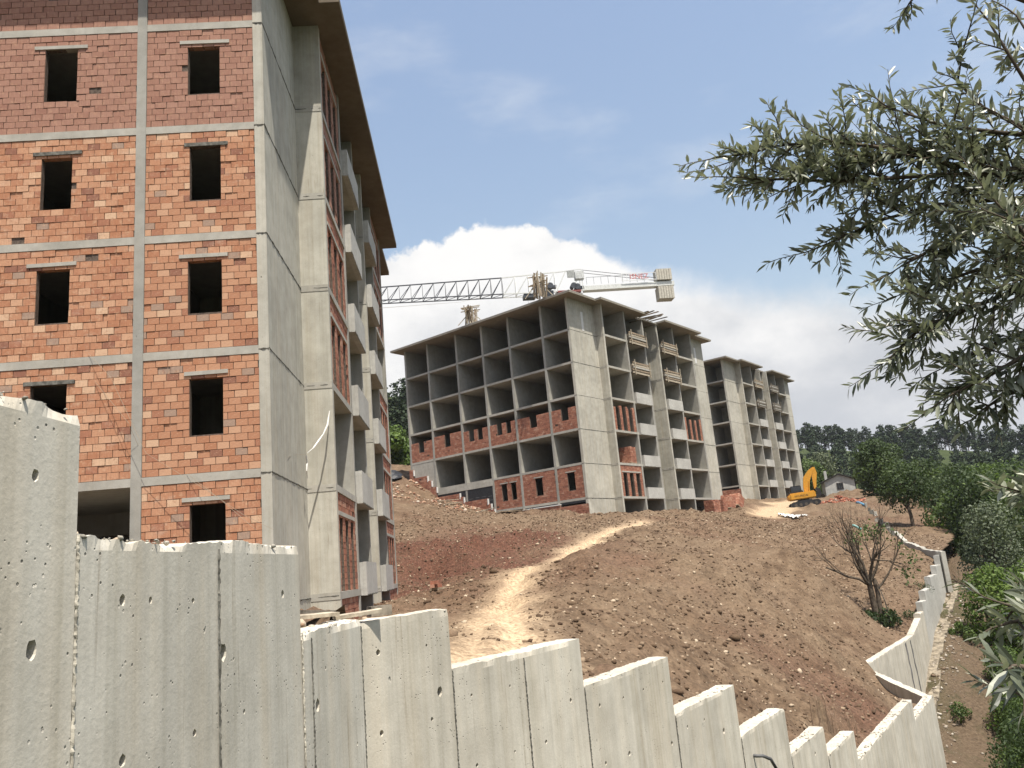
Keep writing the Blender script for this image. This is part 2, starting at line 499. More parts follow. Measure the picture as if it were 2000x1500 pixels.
def apartment(name, label, P, az, zb, notch, low=-3.2, soffit=None):
    b = empty(name, (P[0], P[1], zb), -R_(az), label, 'building')
    for k in range(6):
        m = MB(); m.prism(footprint(.012, notch), 3 * k - .1, 3 * k + .1); m.build('floor_slab', MC_SLAB, b)
    # roof slab with eaves
    oh = 1.0
    rp = [(-22.4, -1.05), (1.04, -1.05), (1.04, 3.07), (1.66, 3.07)]
    rp += [(1.66, 11.1), (.35, 11.1), (.35, 14.9), (1.66, 14.9)] if notch else []
    rp += [(1.66, 22.9), (.85, 22.9), (.85, 26.95), (-22.4, 26.95)]
    m = MB(); m.prism(rp, 18.0, 18.15); m.build('roof_slab', MC_SOFFIT2 if notch else MC_SOFFIT, b)
    m = MB(); rp2 = [(x + (.012 if x > 0 else -.012), y + (-.012 if y < 10 else .012)) for x, y in rp]
    m.prism(rp2, 18.152, 18.2); m.build('roof_edge', MC_PARA, b)
    # long side: shear walls, one lift per storey, with the pour joints between
    for (y0, y1) in ((-.03, 4.15), (21.86, 26.0)):
        zs = [low] + [3 * k for k in range(0, 6)] + [18]
        for i in range(len(zs) - 1):
            dx = random.uniform(-.008, .008)
            m = MB(); m.box(-.25, dx, y0, y1, zs[i] + (.003 if i else 0), zs[i + 1] - .003); m.build('shear_wall', MC_BLD, b)
            if i: jag(b, (.004, y0, zs[i]), (.004, y1, zs[i]), (1, 0, 0), .055, i * 7 + int(y0), .02)
            if i and y0 < 1: jag(b, (-.25, y0 - .002, zs[i]), (0, y0 - .002, zs[i]), (0, -1, 0), .05, i * 9 + 3, .02, .05)
    # cross walls standing on the front
    for i, t in enumerate(T[1:]):
        x0, x1 = (-t - .12, -t + .12) if i < 5 else (-21.4, -21.16)
        m = MB(); m.box(x0, x1, -.03, 5.3 if i < 5 else 26, low, 18.0); m.build('cross_wall', MC_INT, b)
    # cross walls of the long side
    for i, y in enumerate(S[1:7]):
        y0, y1 = {0: (4.15, 4.39), 5: (21.61, 21.85), 2: (11.46, 11.7), 3: (14.3, 14.54)}.get(i, (y - .12, y + .12))
        m = MB(); m.box(-4.5, PO + .01, y0, y1, low, 18.0); m.build('cross_wall', MC_BLD if i in (0, 3) else MC_INT, b)
        if i in (0, 3):
            for k in range(6): jag(b, (-.0 if i == 0 else -.5, y0 - .003, 3 * k), (PO, y0 - .003, 3 * k), (0, -1, 0), .05, k + i * 11, .018)
    m = MB(); m.box(-.75, -.55, 11.7, 14.3, low, 18.0); m.build('stair_wall', MC_INT, b)
    m = MB(); m.box(-21.16, -.25, 25.76, 25.98, low, 18.0); m.build('end_wall', MC_INT, b)
    # corridor walls with door openings
    for k in range(6):
        m = MB()
        doorwall(m, True, -21.16, -4.5, 5.3, 5.5, [-6.2, -9.4, -12.6, -15.2, -19.3], 3 * k + .1, 3 * k + 2.9)
        doorwall(m, False, 4.39, 21.61, -4.7, -4.5, [6.6, 9.2, 15.2, 18.4], 3 * k + .1, 3 * k + 2.9)
        m.build('corridor_wall', MC_INT, b)
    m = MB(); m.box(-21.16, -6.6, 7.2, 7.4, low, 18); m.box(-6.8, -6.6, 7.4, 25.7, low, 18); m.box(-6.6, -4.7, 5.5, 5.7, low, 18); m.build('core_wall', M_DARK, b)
    return b

def parapet(b, y0, y1, k, mat=None):
    z = 3 * k; m = MB(); y0 += .1; y1 -= .1
    ht = .95 + random.uniform(-.03, .03)
    m.box(PO + .1, PO + .22, y0, y1, z - .12, z + ht)
    m.box(PO - .12, PO + .097, y0, y0 + .13, z + .1, z + ht - .01)
    m.box(PO - .12, PO + .097, y1 - .13, y1, z + .1, z + ht - .01)
    m.box(PO + .015, PO + .097, y0, y1, z - .115, z + .098)
    o = m.build('balcony_parapet', mat or MC_PARA, b)
    jag(o, (PO + .221, y0, z - .1), (PO + .221, y1, z - .1), (1, 0, 0), .06, k * 3 + int(y0), .015, .1, MC_JOINT, 'drip_edge')
    return o

def form_box(b, y0, y1, k, mats):
    """timber formwork still round a balcony parapet"""
    z = 3 * k; r = random.Random(k * 10 + int(y0))
    m = MB(); m.box(PO - .1, PO + .26, y0 + .08, y1 - .08, z - .1, z + .75); o = m.build('formwork', M_TIMBER_D, b)
    for i in range(5):
        zz = z - .2 + i * .25 + r.uniform(-.03, .03)
        m = MB(); m.box(PO + .265, PO + .32 + r.uniform(0, .06), y0 - r.uniform(-.05, .2), y1 + r.uniform(-.05, .2), zz, zz + .17)
        m.build('board', mats[i % len(mats)], o)
    for yy in (y0 + .15, y1 - .2):
        m = MB(); m.box(PO + .385, PO + .46, yy, yy + .08, z - .35, z + 1.1 + r.uniform(0, .3)); m.build('stud', mats[0], o)
    return o

SLOTS = [(.42, 1.08, -1, 2.15), (1.50, 2.17, -1, 2.15), (2.59, 3.27, -1, 2.15)]
def slot_bay(b, y0, k, mat, seed, full=True, singles=0):
    wv = 3.69
    h = 2.79
    ops = SLOTS
    if full:
        brick_panel(b, ('R', PO - .03), y0, wv, h, ops, 3 * k + .105, mat, seed, singles)
        m = MB(); m.box(PO - .17, PO - .005, y0 + .25, y0 + wv - .25, 3 * k + .105 + 2.15, 3 * k + .105 + 2.27)
        m.build('lintel', MC_SLAB, b)
    else:
        for (a, c) in ((0, .42), (1.08, 1.5), (2.17, 2.59), (3.27, 3.69)):
            brick_panel(b, ('R', PO - .03), y0 + a, c - a, 2.22 + random.uniform(-.1, .1), [], 3 * k + .105, mat, seed + int(a * 10), top=1, name='brick_pillar')

# ---------------------------------------------------------------- building in the foreground, brick filled
AZ1, ZB1 = -3.85, -0.3
P1 = (-5.77, 18.89)
B1 = apartment('brick_building', 'near unfinished building with orange brick infill and dark window holes above the retaining wall', P1, AZ1, ZB1, False, -3.0)
LINT = random.Random(4)
n_single = {(0, 1): 130, (0, 2): 110, (0, 3): 60}
for i in range(6):
    t0 = T[i] + .12 if i else .25
    t1 = T[i + 1] - .12 if i < 5 else 21.16
    wv = t1 - t0
    wins = {0: [(1.10, 1.90)], 1: [(4.77, 5.55)], 2: [(8.3, 9.1)], 3: [(11.7, 12.5)], 4: [(15.4, 16.2)], 5: [(19.3, 20.1)]}[i]
    for k in range(6):
        if (i, k) == (1, 0): continue
        ops = [(a - t0 + LINT.uniform(-.03, .03), c - t0 + LINT.uniform(-.02, .04), .9 + LINT.uniform(-.03, .03), 2.38 + LINT.uniform(-.05, .03)) for a, c in wins]
        mt = MB_DULL if k >= 4 else MB_MIX
        if i > 2:
            m = MB()
            for (a, c, lo, hi) in ops:
                m.box(-t0 - a, -t0, 0.0, .17, 3 * k + .105, 3 * k + 2.895); m.box(-t1, -t0 - c, 0, .17, 3 * k + .105, 3 * k + 2.895)
                m.box(-t0 - c, -t0 - a, 0, .17, 3 * k + .105, 3 * k + .105 + lo); m.box(-t0 - c, -t0 - a, 0, .17, 3 * k + .105 + hi, 3 * k + 2.895)
            m.build('brick_infill', mt, B1)
            continue
        po = brick_panel(B1, ('L', 0.0), -t0, wv, 2.79, ops, 3 * k + .105, mt, 100 + i * 10 + k, n_single.get((i, k), 0))
        for (a, c, lo, hi) in ops:
            e0, e1 = LINT.uniform(.1, .28), LINT.uniform(.1, .28)
            z = 3 * k + .105 + hi
            m = MB(); m.boxm((c - a + e0 + e1, .19, .095), Matrix.Translation((-t0 - (a - e0 + c + e1) / 2, .065, z + .048)) @ Matrix.Rotation(LINT.uniform(-.012, .012), 4, 'Y'))
            m.build('lintel', MC_JOINT if LINT.random() < .5 else MC_SLAB, B1)
for k in range(6):
    if k != 1: slot_bay(B1, 4.39, k, MB_RED if k < 4 else MB_DULL, 300 + k)
    if k != 3: slot_bay(B1, 17.92, k, MB_RED if k < 4 else MB_DULL, 330 + k)
    parapet(B1, 8.32, 11.46, k); parapet(B1, 14.54, 17.68, k)
for (y0, y1, xx, s2) in ((4.39, 8.08, PO - .03, 1), (8.32, 11.46, PO - .5, 2), (14.54, 17.68, PO - .5, 3), (17.92, 21.61, PO - .03, 4)):
    brick_panel(B1, ('R', xx), y0, y1 - y0, 2.3, [], -2.4, MB_RED, 400 + s2, name='basement_infill')

# ---------------------------------------------------------------- concrete frame building on the slope
AZ2, ZB2 = 38.8, 5.3
P2 = (5.58, 69.68)
B2 = apartment('concrete_building', 'concrete frame building with bands of red brick and timber props on its roof', P2, AZ2, ZB2, True, -3.4)
def gapwin(t0, ws, lo, hi): return [(a - t0, c - t0, lo, hi) for a, c in ws]
W2_ = {0: [(1.15, 1.95)], 1: [(4.7, 5.5)], 2: [(7.75, 8.35), (8.85, 9.5)], 3: [(11.3, 11.95), (12.4, 13.1)], 4: [(15.6, 16.4)], 5: [(19.3, 20.1)]}
for i in range(6):
    t0 = T[i] + .12 if i else .25
    t1 = T[i + 1] - .12 if i < 5 else 21.16
    brick_panel(B2, ('L', 0.0), -t0, t1 - t0, 1.98 + random.uniform(-.06, .06), gapwin(t0, W2_[i], .85, 9), 6.105, MB_RED, 500 + i, gap=.006, top=1)
    if i < 3:
        brick_panel(B2, ('L', 0.0), -t0, t1 - t0, 2.79, gapwin(t0, W2_[i], .75, 2.3), .105, MB_RED, 520 + i, gap=.006)
        for a, c in W2_[i]:
            m = MB(); m.box(-c - .15, -a + .15, -.02, .15, 2.41, 2.5); m.build('lintel', MC_SLAB, B2)
m = MB(); m.box(-17.9, -10.5, -.05, .2, 2.42, 2.9); m.build('edge_beam', MC_SLAB, B2)
m = MB(); m.box(-17.9, -10.58, -.02, .15, -.4, 2.415); tar = m.build('tarred_wall', M_BITUMEN, B2)
for q in range(22):
    bx_, bz = -10.9 - .8 * (q % 8) + random.uniform(-.06, .06), .65 + .42 * (q // 8) + random.uniform(-.05, .05)
    m = MB(); m.box(bx_ - .28, bx_ + .2, -.028, -.021, bz, bz + .06); m.build('tar_strip', plain('tar_grey', (.10, .105, .11), .6) if 'tar_grey' not in bpy.data.materials else bpy.data.materials['tar_grey'], tar)
m = MB(); m.box(-21.2, -18.05, 0, .2, 2.2, 5.9); m.build('basement_wall', MC_SLAB, B2)
m = MB(); m.box(-7.1, 0, -.012, -.001, -.3, .1); m.build('tarred_wall', M_BITUMEN, B2)
# stepped protective brick wall in front of the tarred basement, with white insulation along its steps
prot = [(21.5, 20.9, 5.3), (20.9, 18.95, 4.45), (18.95, 18.4, 3.9), (18.4, 17.75, 3.2), (17.75, 14.7, 2.2), (14.7, 14.2, 1.75), (14.2, 11.2, 1.25), (11.2, 10.8, .75), (10.8, 10.45, .2), (7.1, 2.85, -.3), (2.85, -.05, -.45)]
for q, (ta, tb, zt) in enumerate(prot):
    brick_panel(B2, ('L', -.16), -tb, ta - tb, zt + 2.6, [], -2.6, MB_RED, 560 + q, depth=.1, gap=.006, top=1, name='protective_wall')
    if q < 9:
        m = MB(); m.box(-tb - .02, -tb + .07, -.19, -.03, zt - (.55 if q < 8 else .4), zt + .03); m.build('insulation_edge', M_WHITE, B2)
m = MB(); m.box(-7.1, -2.85, -.2, -.03, -.29, -.2); m.build('insulation_edge', M_WHITE, B2)
slot_bay(B2, 4.39, 0, MB_RED, 600)
slot_bay(B2, 4.39, 2, MB_RED, 610, False)
slot_bay(B2, 17.92, 2, MB_RED, 620, False)
for k in range(6):
    for (y0, y1) in ((8.32, 11.46), (14.54, 17.68)):
        if k < 4: parapet(B2, y0, y1, k)
        else: form_box(B2, y0, y1, k, [M_TIMBER_P, M_TIMBER, MC_SLAB])
for (y0, y1) in ((1.9, 2.25), (23.9, 24.3)):
    m = MB(); m.box(.008, .02, y0, y1, 15.2, 17.0); m.build('repair_patch', M_WHITE, B2)
# planks of the stair tower formwork under the notch in the eaves
r = random.Random(9)
fr = None
m = MB(); m.box(-.5, .9, 11.3, 14.7, 17.72, 17.8); fr = m.build('formwork_deck', M_TIMBER_D, B2)
for q in range(9):
    yy = 11.1 + q * .42
    m = MB(); m.boxm((2.6 + r.uniform(-.4, .8), .2, .06), Matrix.Translation((.75 + r.uniform(-.2, .4), yy, 18.28 + .03 * q % .12)) @ Matrix.Rotation(r.uniform(-.25, .25), 4, 'Z') @ Matrix.Rotation(r.uniform(-.05, .09), 4, 'Y'))
    m.build('plank', M_TIMBER if q % 2 else M_TIMBER_D, fr)

# ---------------------------------------------------------------- third building
AZ3, ZB3 = 37.5, 8.4
P3 = (30.15, 113.05)
B3 = apartment('concrete_building', 'bare grey concrete frame building without any brick, behind the excavator', P3, AZ3, ZB3, True, -3.6)
for k in range(6):
    for (y0, y1) in ((8.32, 11.46), (14.54, 17.68)):
        if k < 4: parapet(B3, y0, y1, k)
        else: form_box(B3, y0, y1, k, [M_TIMBER_P, M_TIMBER, MC_SLAB] if k == 5 and y0 < 10 else [M_TIMBER_D, MC_SLAB])
brick_panel(B3, ('L', -.16), 0, 4.0, 2.2, [], -2.6, MB_RED, 700, depth=.1, gap=.006, name='protective_wall')
# ------------------------------------------------------------------ retaining wall polyline (outer face)
BEND = np.array([-1.475, 7.238])
WA1, WA2 = 5.0, 33.0
u1, u2 = hd(WA1)[:2], hd(WA2)[:2]
PEND = BEND + u2 * 28.3
FW0 = np.array([14.1, 37.3]); WA3 = 35.0; u3 = hd(WA3)[:2]
FWE = FW0 + u3 * 25.0
WALLPOLY = np.array([BEND - u1 * 12, BEND, PEND, FW0, FWE, FWE + np.array([7, 11.0]), FWE + np.array([22, 42.0]), FWE + np.array([60, 110.0])])

def side(x, y):
    """signed distance to the wall line, positive = inside (site, left)"""
    best = np.full(x.shape, 1e9); sg = np.zeros(x.shape)
    for a, b in zip(WALLPOLY[:-1], WALLPOLY[1:]):
        d = b - a; L = d @ d
        t = np.clip(((x - a[0]) * d[0] + (y - a[1]) * d[1]) / L, 0, 1)
        qx, qy = x - a[0] - t * d[0], y - a[1] - t * d[1]
        dd = np.hypot(qx, qy); cr = d[0] * (y - a[1]) - d[1] * (x - a[0])
        m = dd < best - 1e-9
        best = np.where(m, dd, best); sg = np.where(m, np.sign(cr), sg)
    # sign by an even-odd test: the site is the polygon left of the wall line
    poly = np.vstack([WALLPOLY, [(-400, 400), (-400, -400), (-40, -400)]])
    ins = np.zeros(x.shape, bool)
    for (x0, y0), (x1, y1) in zip(poly, np.roll(poly, -1, 0)):
        c_ = ((y0 > y) != (y1 > y)) & (x < (x1 - x0) * (y - y0) / (y1 - y0 + 1e-12) + x0)
        ins ^= c_
    return np.where(ins, best, -best)

class RBF:
    def __init__(s, pts):
        p = np.array(pts, float); s.c = p[:, :2]; n = len(p)
        A = np.zeros((n + 3, n + 3)); d = np.hypot(*(s.c[:, None] - s.c[None]).transpose(2, 0, 1))
        A[:n, :n] = -d - np.eye(n) * .02; A[:n, n] = 1; A[:n, n + 1:] = s.c; A[n, :n] = 1; A[n + 1:, :n] = s.c.T
        s.w = np.linalg.solve(A, np.r_[p[:, 2], 0, 0, 0]); s.n = n
    def __call__(s, x, y):
        out = s.w[s.n] + s.w[s.n + 1] * x + s.w[s.n + 2] * y
        for i in range(s.n): out = out - s.w[i] * np.hypot(x - s.c[i, 0], y - s.c[i, 1])
        return out

def G(px, py, r):
    q = at_r(px, py, r); return (q[0], q[1], q[2])
def bl(P, az, lx, ly, z):          # building local -> world point
    a = R_(az); return (P[0] + ly * math.sin(a) + lx * math.cos(a), P[1] + ly * math.cos(a) - lx * math.sin(a), z)

PANELS = []                         # (start, end, top)
def _pw(s0, s1, top, leg): PANELS.append((leg, s0, s1, top))
# along leg 1 s measured from BEND backwards (negative), leg 2 forward
_pw(-11.0, -3.92, .80, 1); _pw(-3.92, -1.42, .29, 1); _pw(-1.42, 0, -.30, 1)
_pw(0, 1.20, -.33, 2)
for i, zt in enumerate([-.89, -1.44, -2.22, -3.03, -3.87, -4.45]): _pw(1.20 + 2.5 * i, 3.70 + 2.5 * i, zt, 2)
_pw(16.2, 24.1, -5.1, 2); _pw(24.1, 28.3, -5.68, 2)

_RA = [(15, 400), (18, 392), (22.5, 390), (26, 380), (29, 372), (32, 362), (36, 352)]
def RIDGE_R(a): return float(np.interp(a, [q[0] for q in _RA], [q[1] for q in _RA]))
def _rz(px, py, r): q = at_r(px, py, r); return (q[0], q[1], q[2])
ridge_pts = [_rz(1570, 878, 392), _rz(1640, 884, 391), _rz(1700, 889, 389), _rz(1760, 890, 385), _rz(1830, 884, 378), _rz(1900, 886, 370), _rz(1980, 890, 362), _rz(2080, 893, 352)]
ridge_pts += [(q[0] * 1.12, q[1] * 1.12, q[2] - 6) for q in ridge_pts] + [(q[0] * .78, q[1] * .78, q[2] * .52) for q in ridge_pts] + [(q[0] * .55, q[1] * .55, 4 - i * .8) for i, q in enumerate(ridge_pts)]
far_pts = ridge_pts + [(-60, 120, 16), (-25, 130, 19), (-40, 190, 42), (-10, 170, 30), (0, 230, 50), (-120, 200, 40), (-200, 500, 90), (0, 600, 60), (200, 650, 28), (10, 120, 11), (30, 150, 10.5),
           (50, 130, 8), (55, 160, 10), (400, 700, 40), (700, 600, 30), (800, 100, 10), (600, -200, -5), (-600, -200, 10), (-700, 500, 80), (0, -600, -10), (200, 150, -2), (130, 170, 2), (220, 60, -10), (120, 80, -9), (100, 130, 0)]
inner = [(-4, 12, -.6), (-9, 12, -.2), (-20, 10, .3), (-20, 20, .2), (-2.6, 2, .55), (-2.6, 5, .1), (-3.0, 8, -.5), (-2.4, 11, -.85), (-3, 15, -1.1),
         (-5.2, 19.3, -1.35), (-3.3, 19, -1.3), (-4.6, 27, -1.35), (-2.5, 27, -1.2), (-4.8, 36, -1.25), (-5.5, 45, -.9), (-12, 47, .4), (-3.5, 40, -.7),
         G(930, 1250, 12.3), G(1000, 1232, 14.5), G(960, 1190, 19), G(1050, 1132, 28), G(1110, 1085, 40), G(1190, 1032, 57), G(800, 1100, 46), G(860, 1130, 36), G(900, 1090, 46), G(1000, 1040, 58), G(780, 1000, 62), G(830, 985, 68), G(900, 1003, 69), G(770, 935, 84), G(775, 910, 95),
         G(1300, 1250, 20), G(1400, 1100, 33), G(1500, 1200, 31), G(1600, 1350, 23), G(1600, 1250, 32), G(1650, 1150, 57), G(1655, 1255, 40), G(1550, 1080, 50), G(1450, 1020, 66), G(1550, 1010, 88), G(1650, 1050, 72),
         G(1300, 1080, 38), G(1250, 1150, 27), G(1200, 1060, 50), G(1715, 1222, 52), G(1780, 1150, 58), G(1700, 1010, 92), G(1760, 1052, 72), G(1740, 970, 110), G(1800, 1000, 100), G(1640, 952, 140), G(1580, 990, 104), G(1620, 985, 110),
         bl(P2, AZ2, .5, -1.5, 3.75), bl(P2, AZ2, 3.0, 6, 3.55), bl(P2, AZ2, 2.5, 13, 3.35), bl(P2, AZ2, 2.5, 20, 3.6), bl(P2, AZ2, 2, 25.5, 4.7), bl(P2, AZ2, 5.5, 18, 3.2),
         bl(P2, AZ2, -4, -1.2, 4.3), bl(P2, AZ2, -7.5, -1.2, 4.75), bl(P2, AZ2, -11, -1.3, 5.3), bl(P2, AZ2, -14.3, -1.3, 6.2), bl(P2, AZ2, -17.8, -1.3, 7.1), bl(P2, AZ2, -21, -1.3, 9.6), bl(P2, AZ2, -25, 3, 10.8),
         bl(P3, AZ3, -2, -2, 6.9), bl(P3, AZ3, -6, -2, 8.6), bl(P3, AZ3, 2, 4, 6.0), bl(P3, AZ3, 3, 14, 6.1), bl(P3, AZ3, 3, 24, 6.6), bl(P3, AZ3, -10, 13, 8.5), bl(P2, AZ2, -10, 13, 5), bl(P1, AZ1, -10, 13, -.5),
         (26, 100, 5.0), (31, 105, 4.9)]
for leg, s0, s1, zt in PANELS:
    for f in (.15, .85):
        q = BEND + (u1 if leg == 1 else u2) * (s0 + (s1 - s0) * f)
        n = np.array([-(u1 if leg == 1 else u2)[1], (u1 if leg == 1 else u2)[0]])
        q = q + n * .55
        inner.append((q[0], q[1], zt - (.16 if leg == 2 else .1)))
FAR = [(0, 11, -5.38), (11, 13.7, -5.0), (13.7, 14.9, -4.5), (14.9, 16.3, -3.95), (16.3, 18.9, -3.4), (18.9, 21.7, -2.75), (21.7, 23.6, -2.2), (23.6, 25.0, -1.6)]
for s0, s1, zt in FAR:
    q = FW0 + u3 * (s0 + s1) / 2 + np.array([-u3[1], u3[0]]) * .8
    inner.append((q[0], q[1], zt - .25))
inner.append((*(FW0 + u3 * .4 + np.array([-u3[1], u3[0]]) * .7), -5.5)); inner.append((*(FW0 + u3 * 8 + np.array([-u3[1], u3[0]]) * .6), -5.45)); inner.append((*(FW0 + u3 * 4 + np.array([-u3[1], u3[0]]) * .6), -5.5)); inner.append((13.2, 34.5, -5.75)); inner.append((12.0, 31.5, -5.75))
outer = [(0, 0, -1.7), (2, 4, -2.9), (-1.1, 4, -2.6), (-.9, 8, -3.6), (1.2, 10.5, -4.6), (3, 10, -4.6), (6, 16, -6.6), (4.2, 15, -6.4), (11, 23, -8.8), (8.5, 21.5, -8.6), (16, 30, -10.4), (18, 38, -11.0), (21, 44, -10.2), G(1850, 1330, 52), G(1860, 1250, 56), G(1878, 1150, 64), (36, 68, -3.2), (15.5, 35.5, -11), (24, 42, -11.5),
         (40, 78, -2.2), (48, 95, .8), (60, 120, 4), (35, 50, -11), (60, 60, -13), (50, 80, -7), (30, 20, -13), (60, 20, -16), (8, -2, -3), (20, 5, -9), (-10, -10, -.5), (0, -20, -1), (40, -30, -10)]
Zin = RBF(inner + far_pts)
Zout = RBF(outer + far_pts)

# ------------------------------------------------------------------ ground materials
m, g = newmat('site_soil')
c = g.co()
n1 = g.noise(c, .18, 5, .6); n2 = g.noise(c, 1.3, 6, .65); n3 = g.noise(c, 9, 6, .7)
col = g.ramp(n2, [(.28, (.076, .05, .032)), (.48, (.146, .099, .063)), (.66, (.215, .154, .101))])
col = g.mix(g.rng(n1, .35, .68, 0, .5), col, (.20, .145, .097))
red = g.m('MULTIPLY', g.attr('red'), g.rng(n2, .2, .55, .45, 1))
col = g.mix(red, col, g.ramp(n3, [(.3, (.080, .038, .026)), (.7, (.16, .080, .054))]))
trk = g.m('MULTIPLY', g.attr('track'), g.rng(g.m('ADD', g.m('MULTIPLY', n2, .5), g.m('MULTIPLY', n3, .5)), .28, .5, .4, 1))
col = g.mix(trk, col, g.ramp(n3, [(.3, (.46, .33, .205)), (.75, (.62, .475, .32))]))
sv = g.vor(g.map(c, (1, 1, 1)), 7.0, 'Color'); sd = g.vor(c, 7.0)
ston = g.m('MULTIPLY', g.rng(g.new('ShaderNodeSeparateColor', {0: sv}).outputs[0], .74, .8), g.rng(sd, .16, .26, 1, 0))
col = g.mix(g.m('MULTIPLY', ston, g.m('SUBTRACT', .8, trk)), col, (.34, .26, .18))
col = g.mix(1.0, col, g.ramp(n3, [(.25, (.5, .5, .5)), (.6, (1.2, 1.2, 1.2))]), 'MULTIPLY')
h = g.m('ADD', g.m('MULTIPLY', n3, .7), g.m('MULTIPLY', ston, .4))
g.out(col, .95, g.bump(h, .9, .09), .1)
M_SOIL = m
m, g = newmat('meadow_ground')
c = g.co()
n1 = g.noise(c, .12, 5, .6); n2 = g.noise(c, 1.1, 6, .65); n3 = g.noise(c, 7, 5, .7)
gr = g.ramp(n2, [(.3, (.030, .042, .016)), (.7, (.075, .095, .035))])
so = g.ramp(n3, [(.3, (.085, .06, .04)), (.7, (.19, .14, .095))])
col = g.mix(g.m('MULTIPLY', g.attr('soil'), g.rng(n2, .25, .5, .5, 1)), gr, so)
g.out(col, .95, g.bump(g.m('ADD', n2, n3), .8, .15), .1)
M_MEADOW = m

# ------------------------------------------------------------------ site ground (fine sheet)
xs = np.concatenate([np.arange(-16, -4, .3), np.arange(-4, 22, .125), np.arange(22, 60, .24)])
ys = [5.0]
while ys[-1] < 128: ys.append(ys[-1] + max(.10, min(.34, .0052 * ys[-1] + .03)))
ys = np.array(ys)
X, Y = np.meshgrid(xs, ys)
Zb = Zin(X, Y)
track_line = np.array([G(905, 1275, 10.6)[:2], G(915, 1250, 12.5)[:2], G(925, 1215, 16)[:2], G(945, 1165, 22)[:2], G(990, 1125, 29)[:2], G(1060, 1088, 39)[:2], G(1130, 1055, 49)[:2], G(1195, 1028, 58)[:2], G(1260, 1015, 64)[:2]])
track_line2 = np.array([G(1030, 1275, 10.4)[:2], G(1012, 1245, 12.3)[:2], G(1005, 1215, 15.5)[:2], G(985, 1165, 22)[:2], G(1000, 1122, 29.5)[:2], G(1072, 1085, 39.5)[:2], G(1140, 1053, 49.5)[:2], G(1195, 1028, 58)[:2]])
road2 = np.array([bl(P2, AZ2, 7, 20, 0)[:2], bl(P2, AZ2, 5, 29, 0)[:2], bl(P3, AZ3, 6, 0, 0)[:2], (33, 108), (40, 118)])
def dline(X, Y, L):
    best = np.full(X.shape, 1e9)
    for a, b in zip(L[:-1], L[1:]):
        d = b - a; t = np.clip(((X - a[0]) * d[0] + (Y - a[1]) * d[1]) / (d @ d), 0, 1)
        best = np.minimum(best, np.hypot(X - a[0] - t * d[0], Y - a[1] - t * d[1]))
    return best
wob = fbm(X, Y, .8, 3, 5) * .7
d1, d2, d3 = dline(X, Y, track_line) + wob, dline(X, Y, track_line2) + wob, dline(X, Y, road2) + wob
sm = lambda d, a, b: np.clip((b - d) / (b - a), 0, 1) ** 2 * (3 - 2 * np.clip((b - d) / (b - a), 0, 1))
near = sm(Y, 24, 34)
trk = np.maximum(np.maximum(sm(d1, .15, .95) * .85, sm(d2, .15, .95)), .8 * sm(d3, .8, 2.6))
trk = np.maximum(trk, .42 * sm(np.minimum(d1, d2), .5, 1.5))
trk_flat = np.maximum(sm(np.minimum(d1, d2), .6, 2.2), sm(d3, .8, 3))
redc = np.clip(1.25 - np.hypot((X + 3.5) / 9.0, (Y - 45) / 17.0), 0, 1) + .45 * np.clip(1 - np.hypot((X - 9) / 5.0, (Y - 25) / 5.0), 0, 1)
redc = np.clip(redc + fbm(X, Y, .25, 3, 9) * .6, 0, 1) * np.clip(1 - trk, 0, 1)
rough = (1 - .85 * trk_flat) * np.where(Y > 31, np.clip((side(X, Y) - .2) / 2.5, .08, 1), 1)
lump = fbm(X, Y, .22, 3, 21) * .7 + fbm(X, Y, .9, 4, 3) * .42 + np.abs(fbm(X, Y, 2.6, 3, 8)) * .22 + np.clip(fbm(X, Y, 4.5, 2, 18), -.1, .5) * .22 * (fbm(X, Y, .35, 2, 91) > -.12)
# furrows of the bulldozer running down the slope by the bank, and the cut bank above the track
bank = sm(dline(X, Y, np.array([G(770, 1075, 50)[:2], G(900, 1080, 47)[:2], G(1040, 1052, 52)[:2]])), .3, 3.4)
redc = np.clip(redc + bank * .75, 0, 1)
Z = Zb + lump * rough * .75 + bank * (np.abs(fbm(X, Y, 1.4, 4, 31)) * 1.1) * rough
Z += sm(dline(X, Y, np.array([bl(P2, AZ2, 3.2, -2.5, 0)[:2], bl(P2, AZ2, 4.0, 5, 0)[:2], bl(P2, AZ2, 4.4, 15, 0)[:2], bl(P2, AZ2, 4.2, 22, 0)[:2]])), .2, 1.9) * .35
Z += sm(dline(X, Y, np.array([bl(P2, AZ2, -1, -2.3, 0)[:2], bl(P2, AZ2, -5, -2.4, 0)[:2]])), .2, 1.8) * .45
Z -= sm(d1, .05, .55) * .13 + sm(d2, .05, .55) * .13 + sm(np.minimum(d1, d2), .8, 2.0) * .14
for fa_, fb_ in (((1590, 1000, 96), (1690, 1060, 68)), ((1625, 995, 98), (1720, 1040, 74)), ((1560, 1010, 88), (1640, 1075, 62))):
    Z += sm(dline(X, Y, np.array([G(*fa_)[:2], G(*fb_)[:2]])), .1, 1.4) * .38
sd_ = side(X, Y)
for leg, s0, s1, zt in PANELS:      # keep the earth just below each panel's top
    uu = u1 if leg == 1 else u2
    s_ = (X - BEND[0]) * uu[0] + (Y - BEND[1]) * uu[1]; n_ = -(X - BEND[0]) * uu[1] + (Y - BEND[1]) * uu[0]
    mk_ = (s_ > s0) & (s_ <= s1) & (n_ < .75) & (n_ > -.6)
    Z = np.where(mk_, np.minimum(Z, zt - .07 + .2 * np.clip(n_ - .35, 0, 1)), Z)
keep = sd_ > .16
nx, ny = len(xs), len(ys)
idx = np.arange(nx * ny).reshape(ny, nx)
q = np.stack([idx[:-1, :-1], idx[:-1, 1:], idx[1:, 1:], idx[1:, :-1]], -1).reshape(-1, 4)
kq = keep.ravel()[q].all(1)
